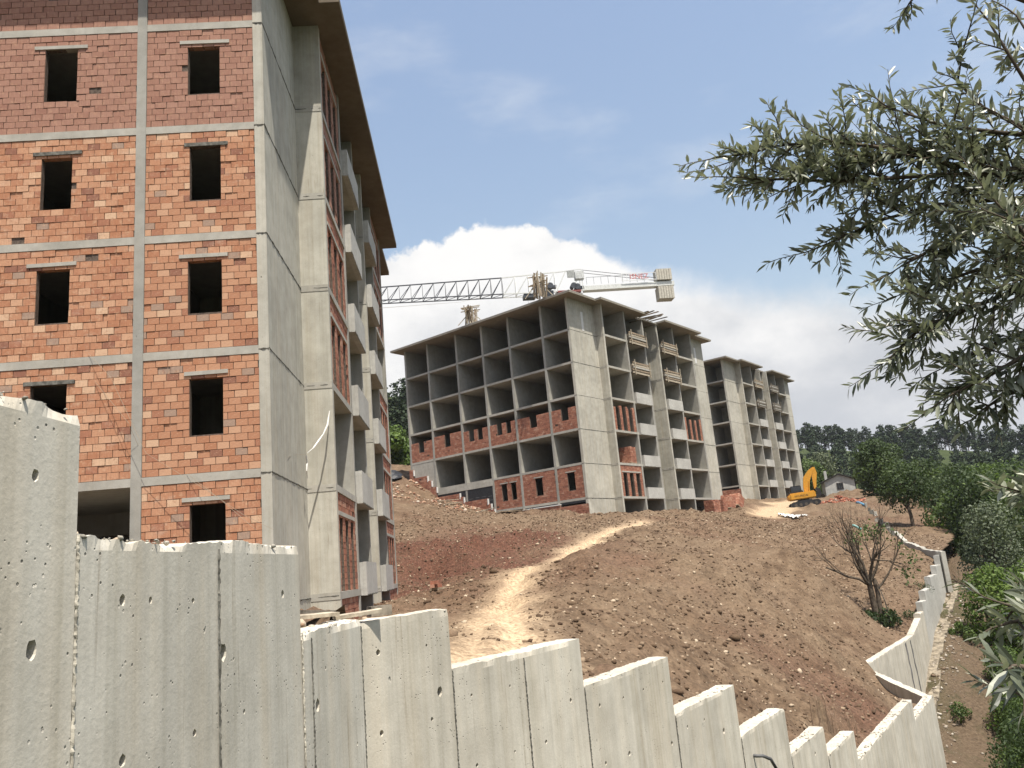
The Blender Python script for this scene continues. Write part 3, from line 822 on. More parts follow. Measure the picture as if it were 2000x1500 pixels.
inB1 = lambda X, Y: ((X - P1[0]) * math.cos(R_(AZ1)) - (Y - P1[1]) * math.sin(R_(AZ1)) < -1.2) & ((X - P1[0]) * math.sin(R_(AZ1)) + (Y - P1[1]) * math.cos(R_(AZ1)) > .8) & (Y < 44)
kq &= ~inB1(X, Y).ravel()[q].all(1)
q = q[kq]
used, inv = np.unique(q.ravel(), return_inverse=True)
SITE = npmesh('site_ground', np.stack([X.ravel(), Y.ravel(), Z.ravel()], 1)[used], inv.reshape(-1, 4), M_SOIL, None, True,
              {'track': trk.ravel()[used], 'red': redc.ravel()[used]})
tag(SITE, 'bare brown earth slope of the building site with a sandy track', 'ground', kind='structure')
def gz(x, y):
    """height of the site ground sheet"""
    j = np.clip(np.searchsorted(xs, x) - 1, 0, nx - 2); i = np.clip(np.searchsorted(ys, y) - 1, 0, ny - 2)
    fx = np.clip((x - xs[j]) / (xs[j + 1] - xs[j]), 0, 1); fy = np.clip((y - ys[i]) / (ys[i + 1] - ys[i]), 0, 1)
    return (Z[i, j] * (1 - fx) + Z[i, j + 1] * fx) * (1 - fy) + (Z[i + 1, j] * (1 - fx) + Z[i + 1, j + 1] * fx) * fy

# ------------------------------------------------------------------ valley floor outside the wall and the hills (one coarse sheet)
def graded(lo, hi, c0, c1, fine, coarse_k):
    a = [c0]
    while a[-1] < hi: a.append(a[-1] + (fine if a[-1] < c1 else max(fine, fine + (a[-1] - c1) * coarse_k)))
    b = [c0]
    while b[-1] > lo: b.append(b[-1] - max(fine, fine + (c0 - b[-1]) * coarse_k))
    return np.array(sorted(set(b[1:] + a)))
xs2 = graded(-1500, 1500, -2, 45, .5, .07); ys2 = graded(-1500, 2200, 0, 80, .5, .06)
X2, Y2 = np.meshgrid(xs2, ys2)
sd2 = side(X2, Y2)
zi, zo = Zin(X2, Y2), Zout(X2, Y2)
wgt = np.clip((sd2 - .1) / .5, 0, 1)
Z2 = zo * (1 - wgt) + zi * wgt
insite = (X2 > -15) & (X2 < 58) & (Y2 > 6) & (Y2 < 126) & (sd2 > .3)
Z2 = np.where(insite, Z2 - 2.2, Z2)
Z2 = np.where(sd2 > 0, np.where((Y2 < 7) & (sd2 < 12), np.minimum(Z2, 0.0), Z2), Z2)
Z2 = np.where((sd2 > .05) & (sd2 < 4) & (Y2 > 7) & (Y2 < 60), np.minimum(Z2, zo - .4), Z2)
rr = np.hypot(X2, Y2)
Z2 += fbm(X2, Y2, .03, 4, 41) * np.clip((rr - 90) / 150, 0, 1) * 2.5 + fbm(X2, Y2, .7, 4, 44) * .35 * (~insite)
nx2, ny2 = len(xs2), len(ys2)
idx = np.arange(nx2 * ny2).reshape(ny2, nx2)
q = np.stack([idx[:-1, :-1], idx[:-1, 1:], idx[1:, 1:], idx[1:, :-1]], -1).reshape(-1, 4)
soil2 = np.maximum(sm(dline(X2, Y2, np.array([(14, 32), (19, 40), FW0 + u3 * 8 + np.array([2.2, -1.4]), FWE + np.array([2.5, -1.0]), (38, 74), (47, 98), (52, 125)])) + fbm(X2, Y2, .5, 3, 4) * 1.2, 1.3, 3.6), sm(np.abs(sd2) + np.where(Y2 > 60, 0, 9), 2, 12))
soil2 = np.where(sd2 > 0, np.where(Y2 < 150, 1, 0), soil2)
HILL = npmesh('hillside', np.stack([X2.ravel(), Y2.ravel(), Z2.ravel()], 1), q, M_MEADOW, None, True, {'soil': soil2.ravel()})
tag(HILL, 'green valley and hills beyond the site', 'terrain', kind='structure')
def gz2(x, y):
    j = int(np.clip(np.searchsorted(xs2, x) - 1, 0, nx2 - 2)); i = int(np.clip(np.searchsorted(ys2, y) - 1, 0, ny2 - 2))
    fx = min(max((x - xs2[j]) / (xs2[j + 1] - xs2[j]), 0), 1); fy = min(max((y - ys2[i]) / (ys2[i + 1] - ys2[i]), 0), 1)
    return float((Z2[i, j] * (1 - fx) + Z2[i, j + 1] * fx) * (1 - fy) + (Z2[i + 1, j] * (1 - fx) + Z2[i + 1, j + 1] * fx) * fy)

# ------------------------------------------------------------------ stones and clods
def rock_templates(n, seed):
    out = []
    for k in range(n):
        bm = bmesh.new(); bmesh.ops.create_icosphere(bm, subdivisions=1, radius=1)
        r = np.random.default_rng(seed + k)
        V = np.array([v.co[:] for v in bm.verts]); V *= (1 + r.uniform(-.35, .3, (len(V), 1))); V *= np.array([1, r.uniform(.5, .95), r.uniform(.35, .75)])
        Fc = np.array([[v.index for v in f.verts] for f in bm.faces]); bm.free(); out.append((V, Fc))
    return out
ROCKS = rock_templates(8, 3)
def scatter(name, pts, sizes, mat, seed, tints=None, parent=None):
    r = np.random.default_rng(seed); Vs, Fs, Ts = [], [], []; b = 0
    for i, (p, s_) in enumerate(zip(pts, sizes)):
        V, Fc = ROCKS[r.integers(len(ROCKS))]
        a = r.uniform(0, 6.28); ca, sa = math.cos(a), math.sin(a); ti = r.uniform(-.5, .5)
        V = V * s_; V = V @ np.array([[ca, sa, 0], [-sa, ca, 0], [0, 0, 1]]); V = V @ np.array([[1, 0, 0], [0, math.cos(ti), math.sin(ti)], [0, -math.sin(ti), math.cos(ti)]])
        Vs.append(V + np.asarray(p)); Fs.append(Fc + b); b += len(V); Ts.append(np.full(len(V), r.random() if tints is None else tints[i]))
    return npmesh(name, np.concatenate(Vs), np.concatenate(Fs), mat, parent, False, {'tint': np.concatenate(Ts)})
def tintmat(name, stops, rough=.95):
    m, g = newmat(name); c = g.co()
    col = g.ramp(g.attr('tint'), stops); n = g.noise(c, 22, 4)
    col = g.mix(1.0, col, g.ramp(n, [(.25, (.75, .75, .75)), (.7, (1.15, 1.15, 1.15))]), 'MULTIPLY')
    g.out(col, rough, g.bump(n, .4, .02), .1); return m
M_STONE = tintmat('field_stone', [(0, (.08, .052, .034)), (.45, (.14, .094, .06)), (.75, (.21, .148, .098)), (.92, (.36, .27, .185)), (1, (.55, .45, .33))])
r = np.random.default_rng(5)
px_, py_, sz_ = [], [], []
N = 46000
yy = 7 + 75 * r.random(N * 3) ** 1.25; xx = r.uniform(-9, 34, N * 3)
ok = (side(xx, yy) > .5) & ~inB1(xx, yy)
azp = np.degrees(np.arctan2(xx, yy)); ok &= (azp > -14) & (azp < 30)
xx, yy = xx[ok][:N], yy[ok][:N]
tk = trk[np.clip(np.searchsorted(ys, yy), 0, ny - 1), np.clip(np.searchsorted(xs, xx), 0, nx - 1)]
ok = r.random(len(xx)) > tk * 1.3
dens = fbm(xx, yy, .25, 3, 77) + .15
ok &= r.random(len(xx)) < .55 + dens
xx, yy = xx[ok], yy[ok]
sizes = .014 + .075 * r.random(len(xx)) ** 3.4 + .0005 * yy
sizes = np.where(r.random(len(xx)) < .004, sizes + .12, sizes)
zz = gz(xx, yy) + sizes * .15
st = scatter('loose_stones', np.stack([xx, yy, zz], 1), sizes, M_STONE, 8)
tag(st, 'loose pale stones and clods strewn over the earth slope', 'stones', kind='stuff')
# ------------------------------------------------------------------ retaining walls
def wall_panel(parent, a, b, zb, zt, th, mat, seed, holes=(), ragged=.02, cell=.12, zt2=None):
    """cast panel from a to b (plan), outer face on the right-hand side of a->b, thickness inwards; holes: (s, z, radius, depth)"""
    r = np.random.default_rng(seed)
    a, b = np.array(a), np.array(b); L = np.hypot(*(b - a)); u = (b - a) / L; n_in = np.array([-u[1], u[0]])
    nu = max(3, int(L / cell)); zt2 = zt if zt2 is None else zt2
    S_ = np.linspace(0, L, nu + 1)
    tops = zt + (zt2 - zt) * S_ / L + ragged * .35 * (r.random(nu + 1) - .6) + ragged * 1.5 * fbm(S_, S_ * 0 + seed, 1.3, 3, seed)
    zt_m = min(zt, zt2)
    zr = [zb, zb + (zt_m - zb) * .5, zt_m - .5, zt_m - .06, None]
    V = []; Fc = []
    W = [0.0, th * .5, th]
    # columns of vertices: outer rows up, top across, inner rows down
    per = 5 + 1 + 5
    for i in range(nu + 1):
        chip = ragged * 1.3 * max(0.0, float(fbm(np.array([S_[i]]), np.array([seed * 3.1]), 5.0, 3, 7)[0]) + .12)
        prof = []
        for z in zr[:-1]: prof.append((0.0, z))
        prof.append((chip, tops[i] - chip * .8))
        prof.append((th * .5, tops[i] + ragged * .5 * (r.random() - .3)))
        prof.append((th - .3 * chip, tops[i] - ragged * .5 * r.random()))
        for z in zr[-2::-1]: prof.append((th, z))
        e = .004 * r.random()
        for (wi, z) in prof:
            p = a + u * S_[i] + n_in * wi
            V.append((p[0], p[1], z))
    for i in range(nu):
        for k in range(per - 1):
            q0 = i * per + k; Fc.append((q0, q0 + per, q0 + per + 1, q0 + 1))
        Fc.append((i * per + per - 1, (i + 1) * per + per - 1, (i + 1) * per, i * per))
    Fc.append(tuple(range(per - 1, -1, -1))[::-1]); Fc.append(tuple(nu * per + k for k in range(per - 1, -1, -1)))
    me = bpy.data.meshes.new('wall_panel'); me.from_pydata(V, [], Fc)
    bm = bmesh.new(); bm.from_mesh(me); bmesh.ops.recalc_face_normals(bm, faces=bm.faces); bm.to_mesh(me); bm.free()
    me.materials.append(mat)
    o = bpy.data.objects.new('wall_panel', me); COL.objects.link(o); o.parent = parent
    if holes:
        c = MB()
        for (s_, z, rad, dep) in holes:
            k = 12; p = a + u * s_; ell = r.uniform(1.0, 1.35)
            ring = []
            for w_ in (-.06, dep):
                tp = 1.0 if w_ < 0 else .86
                ring.append([(p[0] + u[0] * x_ + n_in[0] * w_, p[1] + u[1] * x_ + n_in[1] * w_, z + z_)
                             for j in range(k) for x_, z_ in [(rad * tp * math.cos(6.2832 * j / k) * (1 + .12 * math.sin(j * 5.1 + s_ * 9)), rad * tp * ell * math.sin(6.2832 * j / k) * (1 + .12 * math.cos(j * 3.7 + z * 7)))]])
            c.add(ring[0] + ring[1], [tuple(range(k - 1, -1, -1)), tuple(range(k, 2 * k))] + [(j, (j + 1) % k, k + (j + 1) % k, k + j) for j in range(k)])
        cm = bpy.data.meshes.new('cut'); cm.from_pydata(c.v, [], c.f)
        bm = bmesh.new(); bm.from_mesh(cm); bmesh.ops.recalc_face_normals(bm, faces=bm.faces); bm.to_mesh(cm); bm.free()
        co_ = bpy.data.objects.new('cut', cm); COL.objects.link(co_)
        md = o.modifiers.new('b', 'BOOLEAN'); md.operation = 'DIFFERENCE'; md.object = co_; md.solver = 'EXACT'
        bpy.context.view_layer.update()
        dg = bpy.context.evaluated_depsgraph_get()
        nm = bpy.data.meshes.new_from_object(o.evaluated_get(dg), depsgraph=dg)
        o.modifiers.clear()
        if len(nm.polygons) > 20:
            if not nm.materials: nm.materials.append(mat)
            o.data = nm
        bpy.data.objects.remove(co_); bpy.data.meshes.remove(cm)
    return o

RW = empty('retaining_wall', (0, 0, 0), 0, 'near grey concrete retaining wall stepping down beside the brick building', 'wall')
HOLES_PX = [(68, 928, 0.022, 0.2), (60, 1270, 0.032, 0.2), (437, 1274, 0.042, 0.26), (240, 1172, 0.022, 0.15), (553, 1160, 0.023, 0.2), (620, 1378, 0.037, 0.26), (378, 1173, 0.014, 0.12), (478, 1390, 0.013, 0.12), (381, 1432, 0.018, 0.15), (240, 1486, 0.025, 0.2), (295, 1172, 0.016, 0.12),
            (742, 1274, 0.025, 0.12), (636, 1305, 0.014, 0.12), (836, 1260, 0.013, 0.12), (862, 1350, 0.036, 0.22), (847, 1404, 0.018, 0.12), (749, 1431, 0.023, 0.15), (698, 1453, 0.012, 0.12),
            (921, 1358, 0.016, 0.12), (1115, 1368, 0.025, 0.2), (1067, 1449, 0.022, 0.15), (932, 1495, 0.020, 0.12), (996, 1340, 0.013, 0.12), (1006, 1468, 0.014, 0.12), (1115, 1310, 0.014, 0.12), (1172, 1378, 0.022, 0.12),
            (1218, 1363, 0.019, 0.12), (1230, 1472, 0.032, 0.2), (1184, 1491, 0.022, 0.12), (1257, 1347, 0.019, 0.12), (1295, 1332, 0.016, 0.12), (1313, 1452, 0.029, 0.12), (1414, 1428, 0.043, 0.2), (1343, 1420, 0.023, 0.12), (1376, 1406, 0.022, 0.12), (1593, 1472, 0.036, 0.15), (1534, 1413, 0.029, 0.12)]
for q_, (leg, s0, s1, zt) in enumerate(PANELS):
    uu = u1 if leg == 1 else u2; az = WA1 if leg == 1 else WA2
    hs = []
    for (hx, hy, rad, dep) in HOLES_PX:
        P = on_plane(hx, hy, BEND, az); s_ = (P[0] - BEND[0]) * uu[0] + (P[1] - BEND[1]) * uu[1]
        if P[1] > 0 and s0 + .1 < s_ < s1 - .1 and P[2] < zt - .1 and (hx < 705) == (leg == 1): hs.append((s_ - s0, P[2], rad, dep))
    g0, g1 = s0 + .006, s1 - .006
    if leg == 2 and s0 == 0: g0 = -.02
    zb = -2.6 if leg == 1 else zt - 5.5
    off = np.array([-uu[1], uu[0]]) * random.uniform(0, .008)
    if leg == 2 and s1 < 17:
        wall_panel(RW, BEND + uu * g0 + off, BEND + uu * g1 + off, zb, zt, .30, MC_WALL2, 40 + q_, hs, .022, .04)
    else:
        wall_panel(RW, BEND + uu * g0 + off, BEND + uu * g1 + off, zb, zt, .30, MC_WALL if leg == 1 else MC_WALL2, 40 + q_, hs, .03 if leg == 1 else .025, .03 if leg == 1 else .1)
# rough grout along the vertical joints
def vj(leg, s_, z0, z1, w_, seed, mat=None):
    uu = u1 if leg == 1 else u2; p = BEND + uu * s_; o3 = (uu[1], -uu[0], 0); p = p + np.array(o3[:2]) * .004
    jag(RW, (p[0], p[1], z0), (p[0], p[1], z1), o3, w_, seed, .009, .014, mat or MC_CRUMB, 'joint_ridge')
vj(1, -3.92, -2.4, .29, .013, 1); vj(1, -2.67, -2.4, .25, .009, 2, MC_JOINT); vj(1, -1.42, -2.4, -.3, .011, 3); vj(1, -1.24, -2.4, -.35, .010, 4, MC_JOINT); vj(1, -.02, -2.4, -.36, .014, 5, MC_JOINT)
for s_, zt in ((1.2, -.9), (2.45, -.95), (3.7, -1.46), (6.2, -2.25), (8.7, -3.05), (11.2, -3.9), (13.7, -4.5)): vj(2, s_, zt - 4, zt, .016, int(s_ * 10), MC_JOINT)
# small lumps of broken concrete and stones along the tops
r = np.random.default_rng(12)
pts, szs = [], []
for leg, s0, s1, zt in PANELS:
    uu = u1 if leg == 1 else u2; nn = np.array([-uu[1], uu[0]])
    for k in range(int(90 * (s1 - max(s0, -4.5))) if leg == 1 else int(16 * (s1 - s0))):
        s_ = r.uniform(max(s0, -4.5) + .02, s1 - .03); p = BEND + uu * s_ + nn * r.uniform(.0, .26)
        sz = .005 + .016 * r.random() ** 2 + (.0012 * s_ if leg == 2 else 0)
        pts.append((p[0], p[1], zt + sz * .1 - .008)); szs.append(sz)
sc_ = scatter('concrete_crumbs', pts, szs, tintmat('crumb_concrete', [(0, (.24, .22, .18)), (.5, (.38, .355, .30)), (1, (.50, .47, .41))]), 21, None, RW); sc_['kind'] = 'stuff'
# brown rubble lying behind the top of the second and third panels
pts, szs = [], []
for (sA, sB, zt, n) in ((-3.9, -3.3, .29, 60), (-3.2, -1.6, .27, 70), (-1.4, -.75, -.3, 90), (-.8, 0, -.33, 25)):
    for k in range(n):
        s_ = r.uniform(sA, sB); p = BEND + u1 * s_ + np.array([-u1[1], u1[0]]) * r.uniform(.16, .6); sz = .012 + .045 * r.random() ** 2.5
        pts.append((p[0], p[1], zt - .015 + sz * .3 + r.uniform(0, .05) * (sA < -3.5 or sA == -1.4))); szs.append(sz)
tag(scatter('brick_rubble', pts, szs, tintmat('rubble', [(0, (.20, .12, .08)), (.4, (.36, .25, .16)), (.7, (.48, .38, .28)), (1, (.60, .53, .43))]), 33), 'broken brick and mortar rubble lying behind the top of the near wall', 'rubble', kind='stuff')

FWALL = empty('retaining_wall', (0, 0, 0), 0, 'far concrete retaining wall with tooth-like steps at the foot of the bare slope', 'wall')
for q_, (s0, s1, zt) in enumerate(FAR):
    zt2 = zt
    if q_ == 1: zt, zt2 = -5.35, -4.75
    wall_panel(FWALL, FW0 + u3 * (s0 + .005), FW0 + u3 * (s1 - .005), zt - 7, zt, .35, MC_PARA if q_ > 2 else MC_WALL2, 70 + q_, (), .03, .2, zt2)
dr = FW0 - PEND; dr = dr / np.hypot(*dr)
wall_panel(FWALL, PEND + dr * .05, FW0 - dr * .05, -12, -5.72, .32, MC_WALL2, 90, (), .03, .2, -5.42)
m, g_ = newmat('black_seep'); c = g_.co(); n_ = g_.noise(g_.map(c, (3, 3, .3)), 2.5, 5, .6); g_.out(g_.mix(g_.rng(n_, .4, .6), (.05, .05, .05), (.22, .21, .2)), .9)
for s_, wd in ((8.6, .35), (9.9, .28)):
    p = FW0 + u3 * s_; o3 = np.array([u3[1], -u3[0]]) * .004
    jag(FWALL, (p[0] + o3[0], p[1] + o3[1], -5.5), (p[0] + o3[0] + u3[0] * .5, p[1] + o3[1] + u3[1] * .5, -8.6), (u3[1], -u3[0], 0), wd, int(s_ * 3), .006, .3, m, 'seep_stain')
# low wall beyond the far wall and the line of leaning stakes above it
LW = empty('low_wall', (0, 0, 0), 0, 'low curved concrete kerb wall beyond the far retaining wall', 'wall')
lp = [G(1838, 1082, 63), G(1800, 1074, 66), G(1765, 1060, 70), G(1745, 1040, 76)]
for i in range(3):
    a, b = lp[i], lp[i + 1]
    wall_panel(LW, b[:2], a[:2], min(a[2], b[2]) - 2.5, b[2] + .1, .3, MC_SLAB, 95 + i, (), .06, .25, a[2] + .15)
r = random.Random(3)
n_st = 0
for i in range(16):
    f = i / 15
    x_, y_ = 1745 + (1693 - 1745) * f + r.uniform(-3, 3), 1048 + (985 - 1048) * f
    q = G(x_, y_, 74 + 26 * f); z0 = float(gz(np.array([q[0]]), np.array([q[1]]))[0])
    h_ = r.uniform(.5, 1.0)
    mbx = MB(); k = r.uniform(.18, .34)
    mbx.prism([(-k, -.12), (k, -.15), (k * .9, .13), (-k * .8, .1)], -.4, h_ * .8); mbx.v = [(x + z * r.uniform(.05, .12) * (z > 0), y, z) for x, y, z in mbx.v]
    o = mbx.build('kerb_block', MC_SLAB if i % 2 else MC_JOINT); o.location = (q[0], q[1], z0); o.rotation_euler = (r.uniform(-.2, .2), r.uniform(-.3, .1), r.uniform(-.6, .6))
    o.scale = (.6, .6, .75); tag(o, 'rough concrete block in the row climbing the slope above the low kerb wall', 'block', 'concrete blocks climbing the slope')

# drain pipe bent out of the near wall
q = on_plane(1472, 1476, BEND, WA2); mb = MB(); a_ = Vector(q); nn = Vector((u2[1], -u2[0], 0)); al = Vector((u2[0], u2[1], 0))
mb.tube([a_ - nn * .1, a_ + nn * .06, a_ + nn * .14 + al * .06 - Vector((0, 0, .01)), a_ + nn * .2 + al * .25 - Vector((0, 0, .10)), a_ + nn * .22 + al * .42 - Vector((0, 0, .3))], .028, 8)
tag(mb.build('drain_pipe', plain('pipe_grey', (.10, .10, .10), .6), None, True), 'dark bent drain pipe coming out of the near wall', 'pipe')

# pale rubble along the foot of the far wall
r = np.random.default_rng(44); pts, szs, tn = [], [], []
for k in range(1300):
    s_ = r.uniform(5, 27); n_ = .1 + abs(r.normal(0, .7)); q = FW0 + u3 * s_ + np.array([u3[1], -u3[0]]) * n_
    pts.append((q[0], q[1], gz2(q[0], q[1]) + .02)); szs.append(.02 + .13 * r.random() ** 4); tn.append(min(1, max(0, r.normal(.42, .25))))
tag(scatter('wall_foot_rubble', pts, szs, tintmat('pale_rubble', [(0, (.18, .13, .09)), (.5, (.36, .31, .25)), (1, (.58, .54, .47))]), 45, tn), 'pale stones and mortar lying along the foot of the far retaining wall', 'rubble', kind='stuff')

# strip footing under the far wall
M_FOOT = plain('footing_concrete', (.24, .205, .155), .95, .1, 0, .5, 4, .8)
for i in range(12):
    s_ = 3 + i * 2.0; a = FW0 + u3 * s_; b = FW0 + u3 * (s_ + 1.98); n_ = np.array([u3[1], -u3[0]])
    za, zc = gz2(*(a + n_ * .5)) + .16, gz2(*(b + n_ * .5)) + .16; wd = .55 + .12 * math.sin(i * 2.1)
    P8 = [(*a, za - 1), (*(a + n_ * wd), za - 1), (*(b + n_ * wd), zc - 1), (*b, zc - 1), (*a, za), (*(a + n_ * wd), za - .04), (*(b + n_ * wd), zc - .04), (*b, zc)]
    mk('footing', P8, [(3, 2, 1, 0), (4, 5, 6, 7), (0, 1, 5, 4), (1, 2, 6, 5), (2, 3, 7, 6), (3, 0, 4, 7)], M_FOOT, FWALL)
# ------------------------------------------------------------------ tower crane behind the concrete building
def lattice(mb, A, B, w0, h0, w1, h1, n, r=.06, web=.035):
    """triangular jib: two bottom chords, one top chord"""
    A, B = Vector(A), Vector(B); d = (B - A).normalized(); sd = Vector((d.y, -d.x, 0)).normalized()
    def st(f): return A.lerp(B, f), w0 + (w1 - w0) * f, h0 + (h1 - h0) * f
    for i in range(n):
        p, wa, ha = st(i / n); q, wb, hb = st((i + 1) / n)
        L0, R0, T0 = p - sd * wa / 2, p + sd * wa / 2, p + Vector((0, 0, ha)); L1, R1, T1 = q - sd * wb / 2, q + sd * wb / 2, q + Vector((0, 0, hb))
        mb.bar(L0, L1, r * 2); mb.bar(R0, R1, r * 2); mb.bar(T0, T1, r * 2.2)
        Tm = T0.lerp(T1, .5)
        for P_ in (L0, R0, L1, R1): mb.bar(P_, T0 if P_ in (L0, R0) else T0, web * 2)
        mb.bar(L0, R0, web * 1.6); mb.bar(L0, R1, web * 1.6)
CR = empty('tower_crane', (8.2, 104.6, 8.0), 0, 'flat-top tower crane with dark jib and pale counterweights rising behind the concrete building', 'crane')
jd = Vector((.9925, .122, 0)).normalized(); CZ = 35.6 - 8.0; jsd = Vector((jd.y, -jd.x, 0))
M_JIB = plain('crane_dark_paint', (.045, .05, .06), .5, .4, 0, .3); M_CW = plain('crane_white_paint', (.62, .63, .60), .5, .4, 0, .15); M_CRED = plain('crane_red_paint', (.22, .06, .05), .6, .3, 0, .3)
M_CCW = plain('counterweight_concrete', (.50, .47, .40), .9, .1, 0, .2)
mb = MB(); lattice(mb, jd * -8.4, jd * -48, 1.5, 2.55, 1.2, 1.3, 26); mb.v = [(x, y, z + CZ) for x, y, z in mb.v]; mb.build('jib', M_JIB, CR)
mb = MB(); lattice(mb, jd * -1.2, jd * -8.4, 1.5, 3.0, 1.5, 2.55, 4, .055); mb.v = [(x, y, z + CZ) for x, y, z in mb.v]; mb.build('jib_root', M_CW, CR)
mb = MB()
for a in (-1, 1):
    o3 = jsd * a * .75
    for (p, q) in ((-1.2, 2.6),):
        mb.bar(o3 + jd * p + Vector((0, 0, CZ)), o3 + jd * q + Vector((0, 0, CZ)), .16); mb.bar(o3 + jd * -1.2 + Vector((0, 0, CZ)), jd * .4 + Vector((0, 0, CZ + 3.1)), .11); mb.bar(o3 + jd * 2.4 + Vector((0, 0, CZ)), jd * 2.4 + o3 + Vector((0, 0, CZ + 3.0)), .11)
        mb.bar(o3 + jd * 1.0 + Vector((0, 0, CZ)), jd * 2.4 + o3 + Vector((0, 0, CZ + 3.0)), .08)
    mb.bar(jd * .4 + Vector((0, 0, CZ + 3.1)), o3 + jd * 2.4 + Vector((0, 0, CZ + 3.0)), .09)
mb.bar(jd * -1.2 + Vector((0, 0, CZ + 2.95)), jd * .4 + Vector((0, 0, CZ + 3.1)), .12)
mb.build('tower_head', M_CW, CR)
mb = MB(); mb.bar(jd * 2.6 + Vector((0, 0, CZ + .35)), jd * 15.2 + Vector((0, 0, CZ + .5)), 1.1, .6); cj = mb.build('counter_jib', M_CW, CR)
mb = MB()
for i in range(9):
    p = jd * (3 + i * 1.0) + Vector((0, 0, CZ + .8)); mb.bar(p + jsd * .7, p + jsd * .7 + Vector((0, 0, 1.0)), .035)
mb.bar(jd * 3 + jsd * .7 + Vector((0, 0, CZ + 1.8)), jd * 11 + jsd * .7 + Vector((0, 0, CZ + 1.85)), .04); mb.build('railing', M_JIB, cj)
for a in (-.5, .5):
    mb = MB(); mb.tube([jd * 2.4 + jsd * a + Vector((0, 0, CZ + 3.0)), jd * 14.0 + jsd * a + Vector((0, 0, CZ + 1.15))], .045, 5); mb.build('tie_rod', M_JIB, CR)
for i in range(6):
    mb = MB(); p = jd * (12.95 + i * .36)
    q_ = Matrix.Rotation(math.atan2(jd.y, jd.x), 4, 'Z')
    mb.boxm((.31, 1.6, 1.55), Matrix.Translation(p + Vector((0, 0, CZ + 1.75))) @ q_); mb.build('counterweight', M_CCW, CR); mb = MB(); mb.boxm((.31, 1.6, 1.75), Matrix.Translation(p + Vector((0, 0, CZ - .85))) @ q_); mb.build('counterweight', M_CCW, CR)
q_ = Matrix.Rotation(math.atan2(jd.y, jd.x), 4, 'Z')
mb = MB(); mb.boxm((1.0, .08, 1.0), Matrix.Translation(jd * .9 - jsd * -.9 + Vector((0, 0, CZ + 2.3))) @ q_); mb.build('equipment_box', plain('crane_box', (.30, .31, .30), .6), CR)
mb = MB(); mb.boxm((1.2, .9, 1.05), Matrix.Translation(jd * 2.1 + jsd * .5 + Vector((0, 0, CZ + 2.15))) @ q_); mb.build('equipment_box', plain('crane_box_pale', (.5, .51, .5), .6), CR)
for i, (dx, dz) in enumerate(((-2.0, .9), (1.2, .75), (1.7, .6))):
    mb = MB(); c_ = jd * dx + jsd * .3 + Vector((0, 0, CZ + dz)); mb.tube([c_ - jsd * .5, c_ + jsd * .5], .42, 12); mb.boxm((.7, .5, .4), Matrix.Translation(c_ + jd * .55 + Vector((0, 0, -.1))) @ q_); mb.build('winch', M_JIB, CR)
mb = MB()
for i in range(8):
    a0, a1 = i * math.pi / 4, (i + 1) * math.pi / 4
    mb.bar((1.1 * math.cos(a0), 1.1 * math.sin(a0), CZ - .25), (1.1 * math.cos(a1), 1.1 * math.sin(a1), CZ - .25), .3, .35)
    mb.bar((1.1 * math.cos(a0), 1.1 * math.sin(a0), CZ - .3), (.9 * math.cos(a0 + .3), .9 * math.sin(a0 + .3), CZ - 1.9), .12)
mb.boxm((3.2, 1.7, .25), Matrix.Translation(jd * .5 + Vector((0, 0, CZ - .05))) @ q_); mb.build('slewing_ring', M_CRED, CR)
mb = MB(); c_ = jd * -2.6 + jsd * .9 + Vector((0, 0, CZ - 1.1)); mb.prism([(-.9, -.7), (.8, -.7), (.8, .7), (-.5, .7)], -.8, 1.0); mb.v = [tuple(q_ @ Vector((x + (z > 0) * .25 * (x < 0), y, z)) + c_) for x, y, z in mb.v]; mb.build('cab', plain('cab_glass', (.02, .022, .025), .2, .6, 0, .1), CR)
mb = MB()
for i in range(14):
    z0, z1 = -6 + i * 2.3, -6 + (i + 1) * 2.3
    if z1 > CZ - 1.8: z1 = CZ - 1.8
    if z0 >= z1: break
    cs = [(.9, .9), (-.9, .9), (-.9, -.9), (.9, -.9)]
    for k in range(4):
        x0, y0 = cs[k]; x1, y1 = cs[(k + 1) % 4]; mb.bar((x0, y0, z0), (x0, y0, z1), .16); mb.bar((x0, y0, z0), (x1, y1, z1), .08); mb.bar((x0, y0, z1), (x1, y1, z1), .08)
mb.build('mast', M_CW, CR)
mb = MB()
hx = jd * -4.9
mb.tube([hx + Vector((.25, 0, CZ)), hx + Vector((.05, 0, CZ - 3.0))], .02, 4); mb.tube([hx + Vector((-.25, 0, CZ)), hx + Vector((-.05, 0, CZ - 3.0))], .02, 4); mb.build('hoist_rope', M_JIB, CR)
mb = MB(); mb.boxm((1.6, 1.4, .5), Matrix.Translation(hx + Vector((0, 0, CZ - .35))) @ q_); mb.tube([hx + jsd * -.7 + Vector((-.6, 0, CZ - .1)), hx + jsd * .7 + Vector((-.6, 0, CZ - .1))], .2, 8); mb.tube([hx + jsd * -.7 + Vector((.6, 0, CZ - .1)), hx + jsd * .7 + Vector((.6, 0, CZ - .1))], .2, 8); mb.build('trolley', M_JIB, CR)
mb = MB(); mb.tube([hx + Vector((0, 0, CZ - 2.8)), hx + Vector((0, 0, CZ - 3.2)), hx + Vector((0, 0, CZ - 3.7)), hx + Vector((0, 0, CZ - 4.2)), hx + Vector((0, 0, CZ - 4.7))], [.15, .45, .75, .6, .12], 8); mb.build('hook_block', M_JIB, CR)
